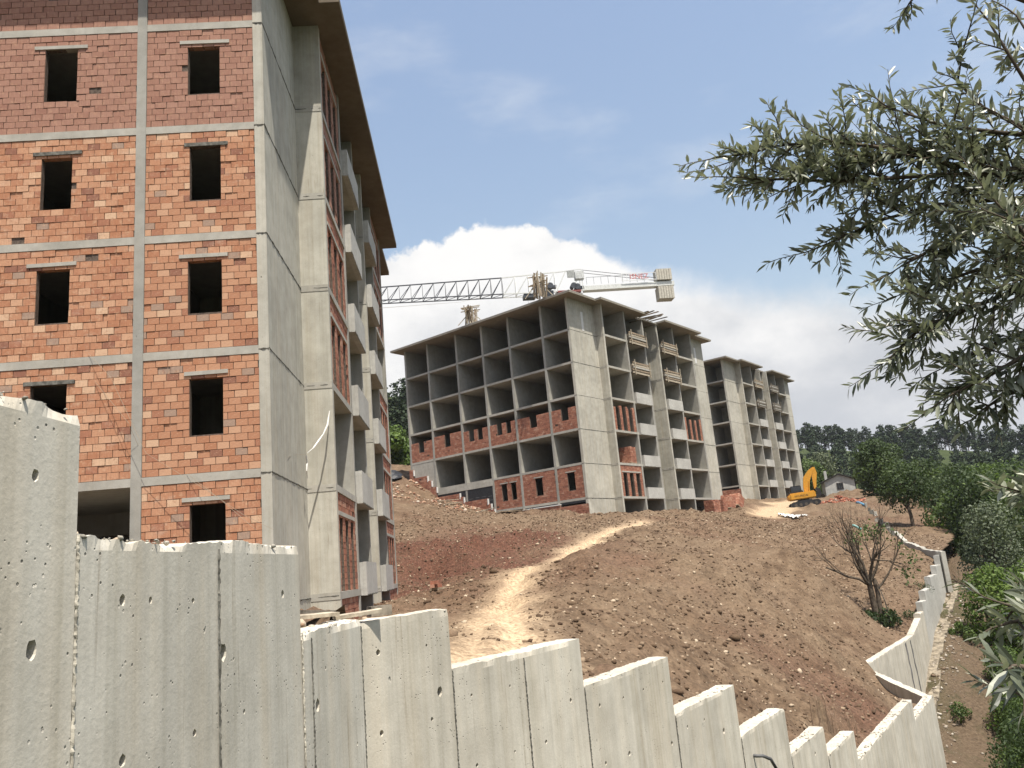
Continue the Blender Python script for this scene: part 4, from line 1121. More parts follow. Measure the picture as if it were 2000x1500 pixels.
# sign on the counter-jib
mb = MB(); pS = jd * 10.3 + jsd * .75 + Vector((0, 0, CZ + 1.55))
for (dx_, dz_, lx_, lz_) in ((0, .5, 4.8, .07), (0, -.5, 4.8, .07), (-2.4, 0, .07, 1.0), (2.4, 0, .07, 1.0), (-1.7, 0, .05, 1.0)): mb.boxm((lx_, .05, lz_), Matrix.Translation(pS + jd * dx_ + Vector((0, 0, dz_))) @ q_)
sg = mb.build('sign_frame', plain('sign_white', (.7, .7, .68), .5, .3, 0, .05), CR)
fc = bpy.data.curves.new('lettering', 'FONT'); fc.body = 'ISNEZ'; fc.size = 1.0; fc.align_x = 'CENTER'; fc.align_y = 'CENTER'; fc.extrude = .01
fo = bpy.data.objects.new('lettering', fc); COL.objects.link(fo)
fo.matrix_world = Matrix.Translation(pS + jsd * .035 + CR.location) @ q_ @ Matrix.Rotation(math.pi / 2, 4, 'X')
bpy.context.view_layer.update(); dg = bpy.context.evaluated_depsgraph_get()
lm = bpy.data.meshes.new_from_object(fo.evaluated_get(dg)); lm.materials.clear(); lm.materials.append(plain('letter_red', (.5, .12, .10), .5, .3, 0, .1))
lm.transform(Matrix.Translation(-CR.location) @ fo.matrix_world); bpy.data.objects.remove(fo)
lo_ = bpy.data.objects.new('lettering', lm); COL.objects.link(lo_); lo_.parent = sg

# ------------------------------------------------------------------ excavator
ex = G(1573, 991, 101.0); exz = float(gz(np.array([ex[0]]), np.array([ex[1]]))[0])
EX = empty('excavator', (ex[0], ex[1], exz), 0, 'yellow tracked excavator with raised boom parked by the bare concrete building', 'excavator')
EX.rotation_euler = (0, R_(-3), R_(-12)); EX.scale = (.8, .8, .8)
M_EY = plain('excavator_yellow', (.62, .30, .025), .45, .45, 0, .12, 4, .05); M_EB = plain('excavator_black', (.02, .02, .022), .5, .4, 0, .3); M_EG = plain('cab_window', (.03, .036, .04), .15, .6, 0, .2)
for sx in (-1, 1):
    mb = MB(); y0, y1 = (-1.6 - .3, -1.6 + .3) if sx < 0 else (1.3, 1.9)
    prof = [(-1.7, .05), (1.7, .05), (2.05, .3), (2.05, .6), (1.75, .85), (-1.75, .85), (-2.05, .6), (-2.05, .3)]
    n = len(prof); mb.add([(x, y0, z) for x, z in prof] + [(x, y1, z) for x, z in prof], [tuple(range(n)), tuple(range(2 * n - 1, n - 1, -1))] + [(i, n + i, n + (i + 1) % n, (i + 1) % n) for i in range(n)])
    tr_ = mb.build('track', M_EB, EX)
    for k in range(5):
        mb = MB(); mb.tube([(-1.4 + k * .7, y0 - .03, .38), (-1.4 + k * .7, y1 + .03, .38)], .22, 10); mb.build('roller', plain('roller_dirt', (.10, .085, .07), .9) if 'roller_dirt' not in bpy.data.materials else bpy.data.materials['roller_dirt'], tr_)
mb = MB(); mb.box(-1.0, 1.0, -1.3, 1.3, .5, 1.0); mb.tube([(0, 0, .9), (0, 0, 1.15)], .8, 14); mb.build('undercarriage', M_EB, EX)
def beveled(size, M, mat, name, parent, bev=.08):
    bm = bmesh.new(); bmesh.ops.create_cube(bm, size=1); bmesh.ops.scale(bm, vec=size, verts=bm.verts); bmesh.ops.bevel(bm, geom=bm.edges[:], offset=bev, segments=2, affect='EDGES'); bm.transform(M)
    me = bpy.data.meshes.new(name); bm.to_mesh(me); bm.free(); me.materials.append(mat); o = bpy.data.objects.new(name, me); COL.objects.link(o); o.parent = parent; return o
beveled((3.6, 2.7, 1.0), Matrix.Translation((-.15, 0, 1.65)), M_EY, 'engine_housing', EX, .14)
beveled((.5, 2.5, .75), Matrix.Translation((-1.9, 0, 1.6)), M_EY, 'rear_counterweight', EX, .12)
beveled((2.0, .95, .35), Matrix.Translation((-.8, .6, 2.3)), M_EB, 'engine_cover', EX, .06)
cb = beveled((1.5, .95, 1.3), Matrix.Translation((-.7, .85, 2.6)), M_EB, 'cab', EX, .1)
mb = MB(); mb.box(-1.38, -.05, .35, .37, 2.35, 3.1); mb.build('cab_pane', M_EG, cb)
def arm(pts, w_, hs, name, mat=M_EY):
    mb = MB(); n = len(pts); vs_ = []
    for i, (x, z) in enumerate(pts):
        a, b = pts[max(i - 1, 0)], pts[min(i + 1, n - 1)]; d = Vector((b[0] - a[0], 0, b[1] - a[1])).normalized(); nn = Vector((-d.z, 0, d.x)) * hs[i] / 2
        for y in (-w_ / 2, w_ / 2): vs_ += [(x + nn.x, y, z + nn.z), (x - nn.x, y, z - nn.z)]
    fs = []
    for i in range(n - 1):
        b = 4 * i; fs += [(b, b + 4, b + 5, b + 1), (b + 2, b + 3, b + 7, b + 6), (b, b + 2, b + 6, b + 4), (b + 1, b + 5, b + 7, b + 3)]
    fs += [(0, 1, 3, 2), (4 * n - 4, 4 * n - 2, 4 * n - 1, 4 * n - 3)]
    mb.add(vs_, fs); return mb.build(name, mat, EX)
arm([(.6, 1.9), (.75, 2.9), (1.0, 4.0), (1.7, 4.9), (2.1, 5.3)], .55, [.65, .85, .95, .7, .4], 'boom')
arm([(2.25, 5.5), (2.2, 4.6), (2.0, 3.4), (1.9, 2.4)], .42, [.35, .75, .5, .3], 'stick')
arm([(1.95, 2.5), (2.25, 2.2), (2.3, 1.6), (1.9, 1.2), (1.5, 1.3)], 1.0, [.2, .5, .6, .4, .1], 'bucket', M_EB)
for (a, b, nm) in (((.9, -.35, 1.9), (1.25, -.35, 3.6), 'hydraulic_ram'), ((.9, .35, 1.9), (1.25, .35, 3.6), 'hydraulic_ram'), ((1.2, 0, 4.55), (2.1, 0, 5.75), 'hydraulic_ram')):
    mb = MB(); mb.tube([a, b], .09, 8); mb.build(nm, M_EY if a[1] else M_EB, EX)
fc = bpy.data.curves.new('lettering', 'FONT'); fc.body = 'HYUNDAI'; fc.size = .42; fc.align_x = 'CENTER'; fc.align_y = 'CENTER'; fc.extrude = .005
fo = bpy.data.objects.new('lettering', fc); COL.objects.link(fo); fo.matrix_world = Matrix.Translation((-.35, -1.357, 1.62)) @ Matrix.Rotation(math.pi / 2, 4, 'X')
bpy.context.view_layer.update(); dg = bpy.context.evaluated_depsgraph_get()
lm = bpy.data.meshes.new_from_object(fo.evaluated_get(dg)); lm.materials.clear(); lm.materials.append(M_EB); lm.transform(fo.matrix_world); bpy.data.objects.remove(fo)
lo_ = bpy.data.objects.new('lettering', lm); COL.objects.link(lo_); lo_.parent = EX

# ------------------------------------------------------------------ small house on the hill
hp = G(1641, 951, 138.0)
hz = gz2(hp[0], hp[1]) if hp[1] > 124 else float(gz(np.array([hp[0]]), np.array([hp[1]]))[0])
HS = empty('small_house', (hp[0], hp[1], hz - .2), R_(-14), 'small pale rendered house with a low gable roof on the hill', 'house')
M_REND = plain('old_render', (.46, .46, .43), .9, .1, 0, .15, 2); M_ROOF = plain('old_roof', (.05, .048, .045), .8, .2, 0, .3)
mb = MB(); mb.add([(-2.2, 0, -1), (2.2, 0, -1), (2.2, 0, 2.1), (0, 0, 3.0), (-2.2, 0, 2.1), (-2.2, 5, -1), (2.2, 5, -1), (2.2, 5, 2.1), (0, 5, 3.0), (-2.2, 5, 2.1)], [(0, 1, 2, 3, 4), (9, 8, 7, 6, 5), (1, 6, 7, 2), (5, 0, 4, 9), (2, 7, 8, 3), (3, 8, 9, 4)]); mb.build('wall', M_REND, HS)
for sx in (-1, 1):
    mb = MB(); mb.add([(sx * 2.6, -.35, 2.0), (0, -.35, 3.08), (0, 5.3, 3.08), (sx * 2.6, 5.3, 2.0), (sx * 2.6, -.35, 2.14), (0, -.35, 3.22), (0, 5.3, 3.22), (sx * 2.6, 5.3, 2.14)], [(0, 3, 2, 1), (4, 5, 6, 7), (0, 1, 5, 4), (2, 3, 7, 6), (0, 4, 7, 3), (1, 2, 6, 5)]); rf = mb.build('roof', M_ROOF, HS)
mb = MB(); mb.box(-1.9, -1.5, 1.5, 1.9, 2.3, 3.9); mb.build('chimney', M_REND, rf)
mb = MB(); mb.box(-.5, .5, -.06, -.002, .7, 1.75); wn = mb.build('window', plain('window_frame_old', (.12, .10, .09), .8), HS)
for k in range(3):
    mb = MB(); mb.box(-.42 + k * .3, -.18 + k * .3, -.075, -.062, .78, 1.67); mb.build('pane', M_EG, wn)
mb = MB(); mb.box(2.2, 5.2, .3, 4.6, 1.55, 1.68); mb.box(2.25, 2.4, .3, 4.6, -1, 1.5); mb.bar((5.0, .5, -1), (5.0, .5, 1.55), .12); mb.build('lean_to', M_ROOF, HS)

# ------------------------------------------------------------------ loose things on the site
def on_site(x, y): return float(gz(np.array([x]), np.array([y]))[0])
def pallet(name, loc, rz, nx_, ny_, nz_, label, rnd=0, mat=MB_RED, bs=(.19, .29, .135), group=None, missing=.0):
    p = empty(name, loc, rz, label, 'brick stack', group); r = random.Random(rnd)
    mb = MB(); mb.box(-nx_ * bs[0] / 2, nx_ * bs[0] / 2, -ny_ * bs[1] / 2, ny_ * bs[1] / 2, 0, .1); mb.build('pallet_base', M_TIMBER, p)
    st = MB(); c_ = 0
    for k in range(nz_):
        for i in range(nx_):
            for j in range(ny_):
                if k == nz_ - 1 and r.random() < .25 + missing: continue
                if 0 < i < nx_ - 1 and 0 < j < ny_ - 1 and k < nz_ - 1: continue
                x, y = (i - nx_ / 2 + .5) * bs[0] + r.uniform(-.012, .012), (j - ny_ / 2 + .5) * bs[1] + r.uniform(-.012, .012)
                st.boxm((bs[0] - .008, bs[1] - .008, bs[2] - .006), Matrix.Translation((x, y, .1 + (k + .5) * bs[2])) @ Matrix.Rotation(r.uniform(-.04, .04), 4, 'Z'), r.random())
    o = st.build('bricks', mat, p); o['kind'] = 'stuff'
    return p
q = bl(P2, AZ2, .1, 6.9, 3.1 + ZB2); pallet('brick_pallet', q, -R_(AZ2) + .1, 7, 4, 11, 'tall stack of red bricks on the open first floor of the concrete building', 1)
r = random.Random(21)
for i in range(4):
    lx, ly = 2.2 + .2 * i, 18.6 + i * 1.35; q = bl(P2, AZ2, lx, ly, 0); z = on_site(q[0], q[1])
    o = pallet('brick_pallet', (q[0], q[1], z - .05), -R_(AZ2) + r.uniform(-.2, .2), 6, 4, 10, 'stack of red bricks leaning among others at the foot of the concrete building' if i < 2 else 'tilted collapsing stack of red bricks at the foot of the concrete building', 5 + i, group='brick stacks at the foot of the concrete building')
    if i >= 2: o.rotation_euler = (R_(-16 if i == 2 else -30), 0, o.rotation_euler[2])
    if i >= 2: o.location.z += .15 if i == 2 else .35
q = G(792, 1192, 37); z = on_site(q[0], q[1]); pallet('brick_pallet', (q[0], q[1], z - .05), .2, 12, 5, 4, 'low wide stack of bricks under plastic beside the near building', 9)
for i, (px, py, rr_) in enumerate(((851, 1148, 32), (858, 1150, 31.5))):
    q = G(px, py, rr_); z = on_site(q[0], q[1]); pallet('brick_pallet', (q[0], q[1], z - .02), .5 * i, 2, 2, 2 if i == 0 else 1, 'few loose bricks set down beside the sandy track', 12 + i, group='loose bricks beside the track')
# timber props bundled round column starters on the roof
def props(px, py, r_, n, hgt, label, seed):
    q = at_r(px, py, r_); lz = ZB2 + 18.2
    a = np.array([q[0], q[1]]) * ((lz) / q[2])
    p = empty('timber_props', (a[0], a[1], lz), 0, label, 'timber props'); r = random.Random(seed)
    for i in range(n):
        an = 6.283 * i / n; rad = r.uniform(.25, .62); tx, ty = r.uniform(-.25, .25), r.uniform(-.25, .25)
        mb = MB(); mb.bar((rad * math.cos(an), rad * math.sin(an), .02), (rad * math.cos(an) + tx, rad * math.sin(an) + ty, hgt * r.uniform(.8, 1.15)), r.uniform(.08, .16), .06); mb.build('prop', M_TIMBER_P if i % 2 else M_TIMBER, p)
    for i in range(6):
        z = hgt * r.uniform(.55, 1.02); an = r.uniform(0, 3.14)
        mb = MB(); mb.bar((-.95 * math.cos(an), -.95 * math.sin(an), z), (.95 * math.cos(an), .95 * math.sin(an), z + r.uniform(-.15, .25)), .14, .05); mb.build('cross_board', M_TIMBER if i % 2 else M_TIMBER_P, p)
    for s_ in (-1, 1):
        mb = MB(); mb.bar((s_ * 1.3, 0, .02), (s_ * .3, 0, hgt * .6), .1, .06); mb.build('brace', M_TIMBER_P, p)
    return p
props(921, 634, 80, 18, 1.75, 'bundle of upright timber props around a column on the far roof edge', 1)
props(1054, 582, 78, 20, 2.2, 'taller bundle of timber props on the roof below the crane slewing ring', 2)
# boards lying over the near wall
p0 = BEND + u2 * .28
for i, (s_, leg, ln, wd, an, mt, lab) in enumerate(((.05, 2, .42, .10, 62, M_TIMBER_P, 'pale board sticking out over the top of the near wall'), (-.35, 1, .55, .12, 40, M_TIMBER_P, 'pale broken board lying along the top of the near wall'), (-.1, 1, .7, .13, 25, M_TIMBER_D, 'dark weathered plank behind the pale boards on the near wall'))):
    p = BEND + (u1 if leg == 1 else u2) * s_; nn = np.array([-u1[1], u1[0]])
    p = p + nn * (.06 if i == 0 else .22 + .12 * i)
    mb = MB(); mb.boxm((ln, wd, .03), Matrix.Identity(4)); o = mb.build('board', mt); o.location = (p[0], p[1], -.262 + .03 * i); o.rotation_euler = (R_(4), R_(-3 + 4 * i), R_(90 - an)); tag(o, lab, 'board')
q = BEND + u2 * .55 + np.array([-u2[1], u2[0]]) * .3; mb = MB(); mb.boxm((.2, .14, .09), Matrix.Identity(4)); o = mb.build('timber_offcut', M_TIMBER_D); o.location = (q[0], q[1], -.27); o.rotation_euler = (0, 0, .5); tag(o, 'short dark timber block lying on top of the near wall', 'timber block')
# white plastic sheet on the slope, crumpled
def sheet(name, pxs, r_, wd, mat, label, cat, seed, lift=.06):
    L = [np.array(G(x, y, r_ + i * 0.0)[:2]) for i, (x, y) in enumerate(pxs)]
    V, Fc = [], []; n = 26; m_ = 6; r = random.Random(seed)
    cum = np.linspace(0, len(L) - 1, n)
    for i in range(n):
        a = int(min(cum[i], len(L) - 2)); f = cum[i] - a; p = L[a] * (1 - f) + L[a + 1] * f; d = L[a + 1] - L[a]; d = d / np.hypot(*d); nn = np.array([-d[1], d[0]])
        wv = wd * (.35 + .65 * math.sin(math.pi * (i + .5) / n)) * r.uniform(.6, 1.15)
        for j in range(m_):
            q = p + nn * wv * (j / (m_ - 1) - .5); V.append((q[0], q[1], on_site(q[0], q[1]) + lift + r.uniform(0, .14)))
    for i in range(n - 1):
        for j in range(m_ - 1):
            if r.random() > .04: Fc.append((i * m_ + j, i * m_ + j + 1, (i + 1) * m_ + j + 1, (i + 1) * m_ + j))
    o = mk(name, V, Fc, mat); md = o.modifiers.new('thick', 'SOLIDIFY'); md.thickness = .02
    return tag(o, label, cat)
M_PLAST = plain('white_plastic', (.78, .77, .74), .5, .4, 0, .1, 3, .3)
wpts = [G(1518, 992, 86), G(1540, 1000, 84), G(1562, 1012, 81), G(1580, 1020, 79)]
V, Fc = [], []; r = random.Random(6)
for i in range(30):
    f = i / 29 * 2.999; a = int(f); f -= a; p = np.array(wpts[a][:2]) * (1 - f) + np.array(wpts[a + 1][:2]) * f; wv = 3.2 * (1 - i / 40) * r.uniform(.6, 1.1)
    for j in range(7):
        q = p + np.array([.35, 1.0]) * wv * (j / 6 - .5); V.append((q[0], q[1], on_site(q[0], q[1]) + .1 + r.uniform(0, .2)))
for i in range(29):
    for j in range(6):
        if r.random() > .06: Fc.append((i * 7 + j, (i + 1) * 7 + j, (i + 1) * 7 + j + 1, i * 7 + j + 1))
o = mk('plastic_sheet', V, Fc, M_PLAST); md = o.modifiers.new('t', 'SOLIDIFY'); md.thickness = .02
tag(o, 'crumpled white plastic sheet lying on the slope in front of the excavator', 'plastic sheet')
# heap of red brick bats by the excavator, blue pipe, green pipe
q = G(1638, 984, 108); pts, szs = [], []; r = np.random.default_rng(4)
for k in range(420):
    an, rad = r.uniform(0, 6.28), r.random() ** .6; x, y = q[0] + 3.3 * rad * math.cos(an), q[1] + 1.8 * rad * math.sin(an)
    pts.append((x, y, on_site(x, y) + .75 * (1 - rad) * r.random() + .05)); szs.append(r.uniform(.10, .22))
tag(scatter('brick_heap', pts, szs, tintmat('brick_bats', [(0, (.24, .09, .06)), (.5, (.42, .16, .10)), (.8, (.50, .27, .19)), (1, (.58, .48, .40))]), 5), 'heap of broken red bricks on the ground beyond the excavator', 'brick heap', kind='stuff')
M_BLUE = plain('blue_plastic', (.12, .27, .40), .4, .4, 0, .1); M_TEAL = plain('green_plastic', (.16, .33, .30), .4, .4, 0, .1)
for (pa, pb, r1, r2, mt, lab) in (((1674, 983), (1692, 995), 103, 101, M_BLUE, 'light blue plastic pipe lying beside the heap of bricks'), ((1666, 1035), (1683, 1036), 76, 76, M_TEAL, 'short green plastic pipe lying on the brown slope')):
    A_, B_ = G(*pa, r1), G(*pb, r2); A_ = (A_[0], A_[1], on_site(A_[0], A_[1]) + .25); B_ = (B_[0], B_[1], on_site(B_[0], B_[1]) + .2); A_, B_ = Vector(A_), Vector(B_)
    mb = MB(); mb.tube([A_, A_.lerp(B_, .3) + Vector((0, 0, .06)), A_.lerp(B_, .7), B_], .16 if mt is M_BLUE else .11, 8); tag(mb.build('plastic_pipe', mt, None, True), lab, 'pipe')
# rubble bank with boards at the foot of the concrete building's front, black sheet on the bank
pts, szs, tn = [], [], []
for k in range(1500):
    t_, o_ = r.uniform(9, 25), r.random() ** 1.6 * 7.5 + .5; q = bl(P2, AZ2, -t_, -o_, 0)
    if fbm(np.array([t_]), np.array([o_]), .6, 2, 3)[0] < -.12: continue
    pts.append((q[0], q[1], on_site(q[0], q[1]) + .05)); szs.append(.05 + .2 * r.random() ** 3); tn.append(min(1, max(0, r.normal(.55, .25))))
tag(scatter('building_rubble', pts, szs, tintmat('mixed_rubble', [(0, (.16, .08, .055)), (.4, (.33, .17, .11)), (.7, (.42, .29, .20)), (1, (.62, .54, .44))]), 6, tn), 'pale rubble of brick and mortar spilled below the stepped brick wall', 'rubble', kind='stuff')
rr2 = random.Random(8)
for k in range(9):
    q = bl(P2, AZ2, -rr2.uniform(5, 15), -rr2.uniform(1.4, 3.6), 0); mb = MB(); mb.boxm((rr2.uniform(1.4, 3.2), .2, .05), Matrix.Identity(4)); o = mb.build('board', M_TIMBER_P if k % 2 else M_TIMBER)
    o.location = (q[0], q[1], on_site(q[0], q[1]) + .16); o.rotation_euler = (rr2.uniform(-.1, .1), rr2.uniform(-.12, .12), rr2.uniform(-.6, 1.2)); tag(o, 'loose board lying on the rubble at the foot of the concrete building', 'board', 'boards on the rubble')
q = bl(P2, AZ2, -23.2, -1.2, 0); V = []; Fc = []
for i in range(8):
    for j in range(8):
        x, y = q[0] + (i - 3.5) * .34, q[1] + (j - 3.5) * .34; V.append((x, y, on_site(x, y) + .1 + 1.0 * math.exp(-((i - 3.5) ** 2 + (j - 3.5) ** 2) / 8) + rr2.uniform(0, .12)))
for i in range(7):
    for j in range(7): Fc.append((i * 8 + j, (i + 1) * 8 + j, (i + 1) * 8 + j + 1, i * 8 + j + 1))
tag(mk('black_sheet', V, Fc, M_BITUMEN), 'black waterproof sheet thrown over a mound beside the concrete building', 'sheet')
# white plastic strip and wires hanging at the corner of the near building
def b1(lx, ly, lz): return Vector(bl(P1, AZ1, lx, ly, lz + ZB1))
def onB1(px, py, out=.03):
    Q = bl(P1, AZ1, out, 0, 0); return Vector(on_plane(px, py, Q, AZ1))
def onS(px, py, ly=4.15 - .03):
    Q = bl(P1, AZ1, 0, ly, 0); return Vector(on_plane(px, py, Q, AZ1 + 90))
def ribbon(pts, ws, mat, name, label, cat):
    V, Fc = [], []
    for p, w_ in zip(pts, ws): V += [p + Vector((-w_ / 2, 0, 0)), p + Vector((w_ / 2, -.01, .01))]
    for i in range(len(pts) - 1): Fc.append((2 * i, 2 * i + 1, 2 * i + 3, 2 * i + 2))
    o = mk(name, V, Fc, mat); md = o.modifiers.new('t', 'SOLIDIFY'); md.thickness = .012; return tag(o, label, cat)
sp = [onS(x, y, 4.0 - i * .16) for i, (x, y) in enumerate(((644, 803), (640, 830), (632, 848), (622, 862), (612, 876), (600, 886)))]
ribbon(sp, [.025, .05, .04, .055, .04, .015], M_PLAST, 'plastic_strip', 'torn white plastic strip strung across the concrete corner of the near building', 'plastic strip')
sp = [onS(598, 888, 3.2), onS(600, 905, 3.3), onS(599, 920, 3.2), onS(601, 935, 3.4)]
ribbon(sp, [.03, .045, .03, .012], M_PLAST, 'plastic_strip', 'short white plastic tail hanging down from the strung strip', 'plastic strip')
M_WIRE = plain('steel_wire', (.40, .33, .24), .6, .3, 0, .1)
def wire(pts, rad, label): 
    mb = MB(); mb.tube(pts, rad, 4); tag(mb.build('wire', M_WIRE), label, 'wire')
def fr_(px, py, out): 
    Q = bl(P1, AZ1, 0, -out, 0); return Vector(on_plane(px, py, Q, AZ1 - 90))
wire([fr_(172, 690, .02), fr_(215, 735, .25), fr_(250, 810, .3), fr_(285, 885, .3), fr_(400, 955, .5), fr_(475, 1005, .6), fr_(535, 1035, .5)], .0045, 'thin wire slanting down across the brick front of the near building')
wire([fr_(185, 745, .02), fr_(250, 825, .3), fr_(270, 870, .03)], .004, 'short wire ending at the brick front pier of the near building')
wire([fr_(365, 925, .03), fr_(430, 975, .3), fr_(500, 1035, .5)], .004, 'thin wire crossing in front of the lowest window of the near building')
wire([sp[0], onS(575, 888, 2.6), onB1(562, 893, .02)], .004, 'thin wire tying the white strip to the concrete side wall')
wire([onB1(739, 602, 1.0), Vector(at_r(900, 590, 70)), Vector(at_r(960, 576, 98))], .012, 'thin cable running from the near building towards the crane')
# bent reinforcing bars beside the far end of the near wall
rr2 = random.Random(2)
for i in range(8):
    q = BEND + u2 * (15.3 + i * .42) + np.array([-u2[1], u2[0]]) * rr2.uniform(.35, .7); z = on_site(q[0], q[1]); mb = MB()
    mb.tube([(q[0], q[1], z - .2), (q[0] + .02, q[1], z + rr2.uniform(.5, .9)), (q[0] + rr2.uniform(-.15, .15), q[1] + .1, z + rr2.uniform(.8, 1.1))], .011, 5)
    tag(mb.build('starter_bar', plain('rusty_steel', (.22, .15, .10), .8) if 'rusty_steel' not in bpy.data.materials else bpy.data.materials['rusty_steel']), 'thin rusty steel bar sticking up behind the lowest steps of the near wall', 'steel bar', 'steel bars behind the near wall')
# ------------------------------------------------------------------ trees
def leafmat(name, stops, trans=.3, rough=.6, spec=.25, back=None):
    m, g = newmat(name)
    col = g.ramp(g.attr('tint'), stops)
    rnd = g.new('ShaderNodeObjectInfo').outputs['Random']
    col = g.mix(1.0, col, g.ramp(rnd, [(0, (.82, .85, .82)), (1, (1.15, 1.12, 1.05))]), 'MULTIPLY')
    if back is not None:
        col = g.mix(g.new('ShaderNodeNewGeometry').outputs['Backfacing'], col, back)
    b = g.new('ShaderNodeBsdfPrincipled', {'Base Color': col, 'Roughness': rough, 'Specular IOR Level': spec})
    t = g.new('ShaderNodeBsdfTranslucent', {'Color': g.mix(1.0, col, (1.25, 1.35, .7), 'MULTIPLY')})
    mx = g.new('ShaderNodeMixShader', {0: trans, 1: b.outputs[0], 2: t.outputs[0]})
    g.new('ShaderNodeOutputMaterial', {'Surface': mx.outputs[0]})
    return m
M_LDARK = leafmat('leaf_dark', [(0, (.022, .034, .014)), (.5, (.048, .072, .026)), (1, (.09, .125, .042))])
M_LMID = leafmat('leaf_mid', [(0, (.038, .06, .02)), (.5, (.085, .125, .04)), (1, (.15, .205, .062))])
M_LBRI = leafmat('leaf_bright', [(0, (.045, .07, .018)), (.5, (.09, .14, .034)), (1, (.165, .22, .055))])
M_LOLI = leafmat('leaf_silver', [(0, (.05, .062, .035)), (.5, (.105, .125, .075)), (1, (.19, .21, .14))], .2)
M_LPIN = leafmat('pine_needles', [(0, (.016, .026, .014)), (.5, (.032, .048, .024)), (1, (.055, .078, .036))], .1, .8)
M_BARK = plain('bark', (.10, .08, .06), .95, .1, 0, .4, 12, .8)
M_BARK2 = plain('grey_bark', (.17, .15, .12), .95, .1, 0, .4, 16, .8)

def leaf_quads(P, N, size, tint, rg, elong=1.6):
    """one bent diamond leaf per point; N = preferred normal"""
    n = len(P)
    N = N + rg.normal(0, .55, (n, 3)); N /= np.linalg.norm(N, axis=1, keepdims=True)
    A = np.cross(N, rg.normal(0, 1, (n, 3))); A /= np.linalg.norm(A, axis=1, keepdims=True); B = np.cross(N, A)
    s = size * rg.uniform(.6, 1.3, (n, 1))
    v = np.stack([P - A * s * elong * .5, P - B * s * .5 + N * s * .12, P + A * s * elong * .5, P + B * s * .5 + N * s * .12], 1).reshape(-1, 3)
    f = np.arange(4 * n).reshape(n, 4)
    return v, f, np.repeat(tint, 4)

def crown_points(rg, centers, radii, per, squash=.8, fill=.55):
    P, N, Tn = [], [], []
    zmin, zmax = centers[:, 2].min() - radii.max() * .7, centers[:, 2].max() + radii.max() * .7
    for c, r_, k in zip(centers, radii, per):
        d = rg.normal(0, 1, (k, 3)); d /= np.linalg.norm(d, axis=1, keepdims=True)
        rad = r_ * (fill + (1.08 - fill) * rg.random((k, 1)) ** .6) * (1 + .18 * np.sin(d[:, :1] * 7 + c[0] * 3) * np.cos(d[:, 1:2] * 6 + c[1]))
        p = c + d * rad * np.array([1, 1, squash]); P.append(p); N.append(d)
        Tn.append(np.clip(rg.normal(.45, .12) + .1 * rg.normal(0, 1, k), 0, 1))
    return np.concatenate(P), np.concatenate(N), np.concatenate(Tn)

def branchy(mb, p, d, L, r, depth, rg, spread=.6, up=.15, n=6, seg=3, tips=None, kids=(2, 4), rat=.68):
    pts, rad = [Vector(p)], [r]; d = Vector(d).normalized(); q = Vector(p)
    for i in range(seg):
        d = (d + Vector(rg.normal(0, .14, 3)) + Vector((0, 0, up * .3))).normalized(); q = q + d * (L / seg); pts.append(q.copy()); rad.append(r * (1 - .45 * (i + 1) / seg))
    mb.tube(pts, rad, n, cap=False)
    if depth <= 0:
        if tips is not None: tips.append((pts[-1], d.copy()))
        return
    for k in range(rg.integers(*kids) if depth > 1 else rg.integers(2, 4)):
        i = rg.integers(max(1, seg - 2), seg + 1)
        nd = (d + Vector(rg.normal(0, spread, 3)) + Vector((0, 0, up))).normalized()
        branchy(mb, pts[i], nd, L * rat * rg.uniform(.75, 1.15), rad[i] * .66, depth - 1, rg, spread, up, max(3, n - 1), seg, tips, kids, rat)

def broadleaf(name, label, loc, h, wd, mat, seed, n_leaf=4200, size=.2, trunk_h=.25, group=None, clumps=16, lean=0, cat='tree', bark=None, squash=.85, low=.3):
    rg = np.random.default_rng(seed)
    t = empty(name, loc, rg.uniform(0, 6.28), label, cat, group)
    C_ = []
    for i in range(clumps):
        f = (i + .5) / clumps; an = i * 2.4 + rg.uniform(-.4, .4); z = h * (low + (.88 - low) * f) ; wz = math.sin(math.pi * min(1, max(.12, (f * .86 + .12)))) ** .7
        rad = wd * .5 * wz * rg.uniform(.35, .78); C_.append((rad * math.cos(an) + lean * z, rad * math.sin(an), z))
    C_ = np.array(C_); R2 = wd * .5 * rg.uniform(.28, .5, clumps)
    per = (n_leaf * R2 ** 2 / (R2 ** 2).sum()).astype(int)
    P, N, Tn = crown_points(rg, C_, R2, per, squash)
    V, Fq, tt = leaf_quads(P, N, size, Tn, rg)
    mb = MB(); mb.tube([(0, 0, -.6), (0, 0, h * trunk_h * .5), (lean * h * trunk_h, .02 * h, h * trunk_h * 1.2)], [h * .032, h * .026, h * .02], 8, cap=False)
    for i in range(0, clumps, 2):
        a = Vector((lean * h * trunk_h * .8, 0, h * trunk_h * rg.uniform(.7, 1.15))); b = Vector(C_[i]); mb.tube([a, a.lerp(b, .5) + Vector((0, 0, h * .03)), b], [h * .013, h * .009, h * .004], 5, cap=False)
    mb.build('trunk', bark or M_BARK, t, True)
    npmesh('crown', V, Fq, mat, t, False, {'tint': tt})
    return t

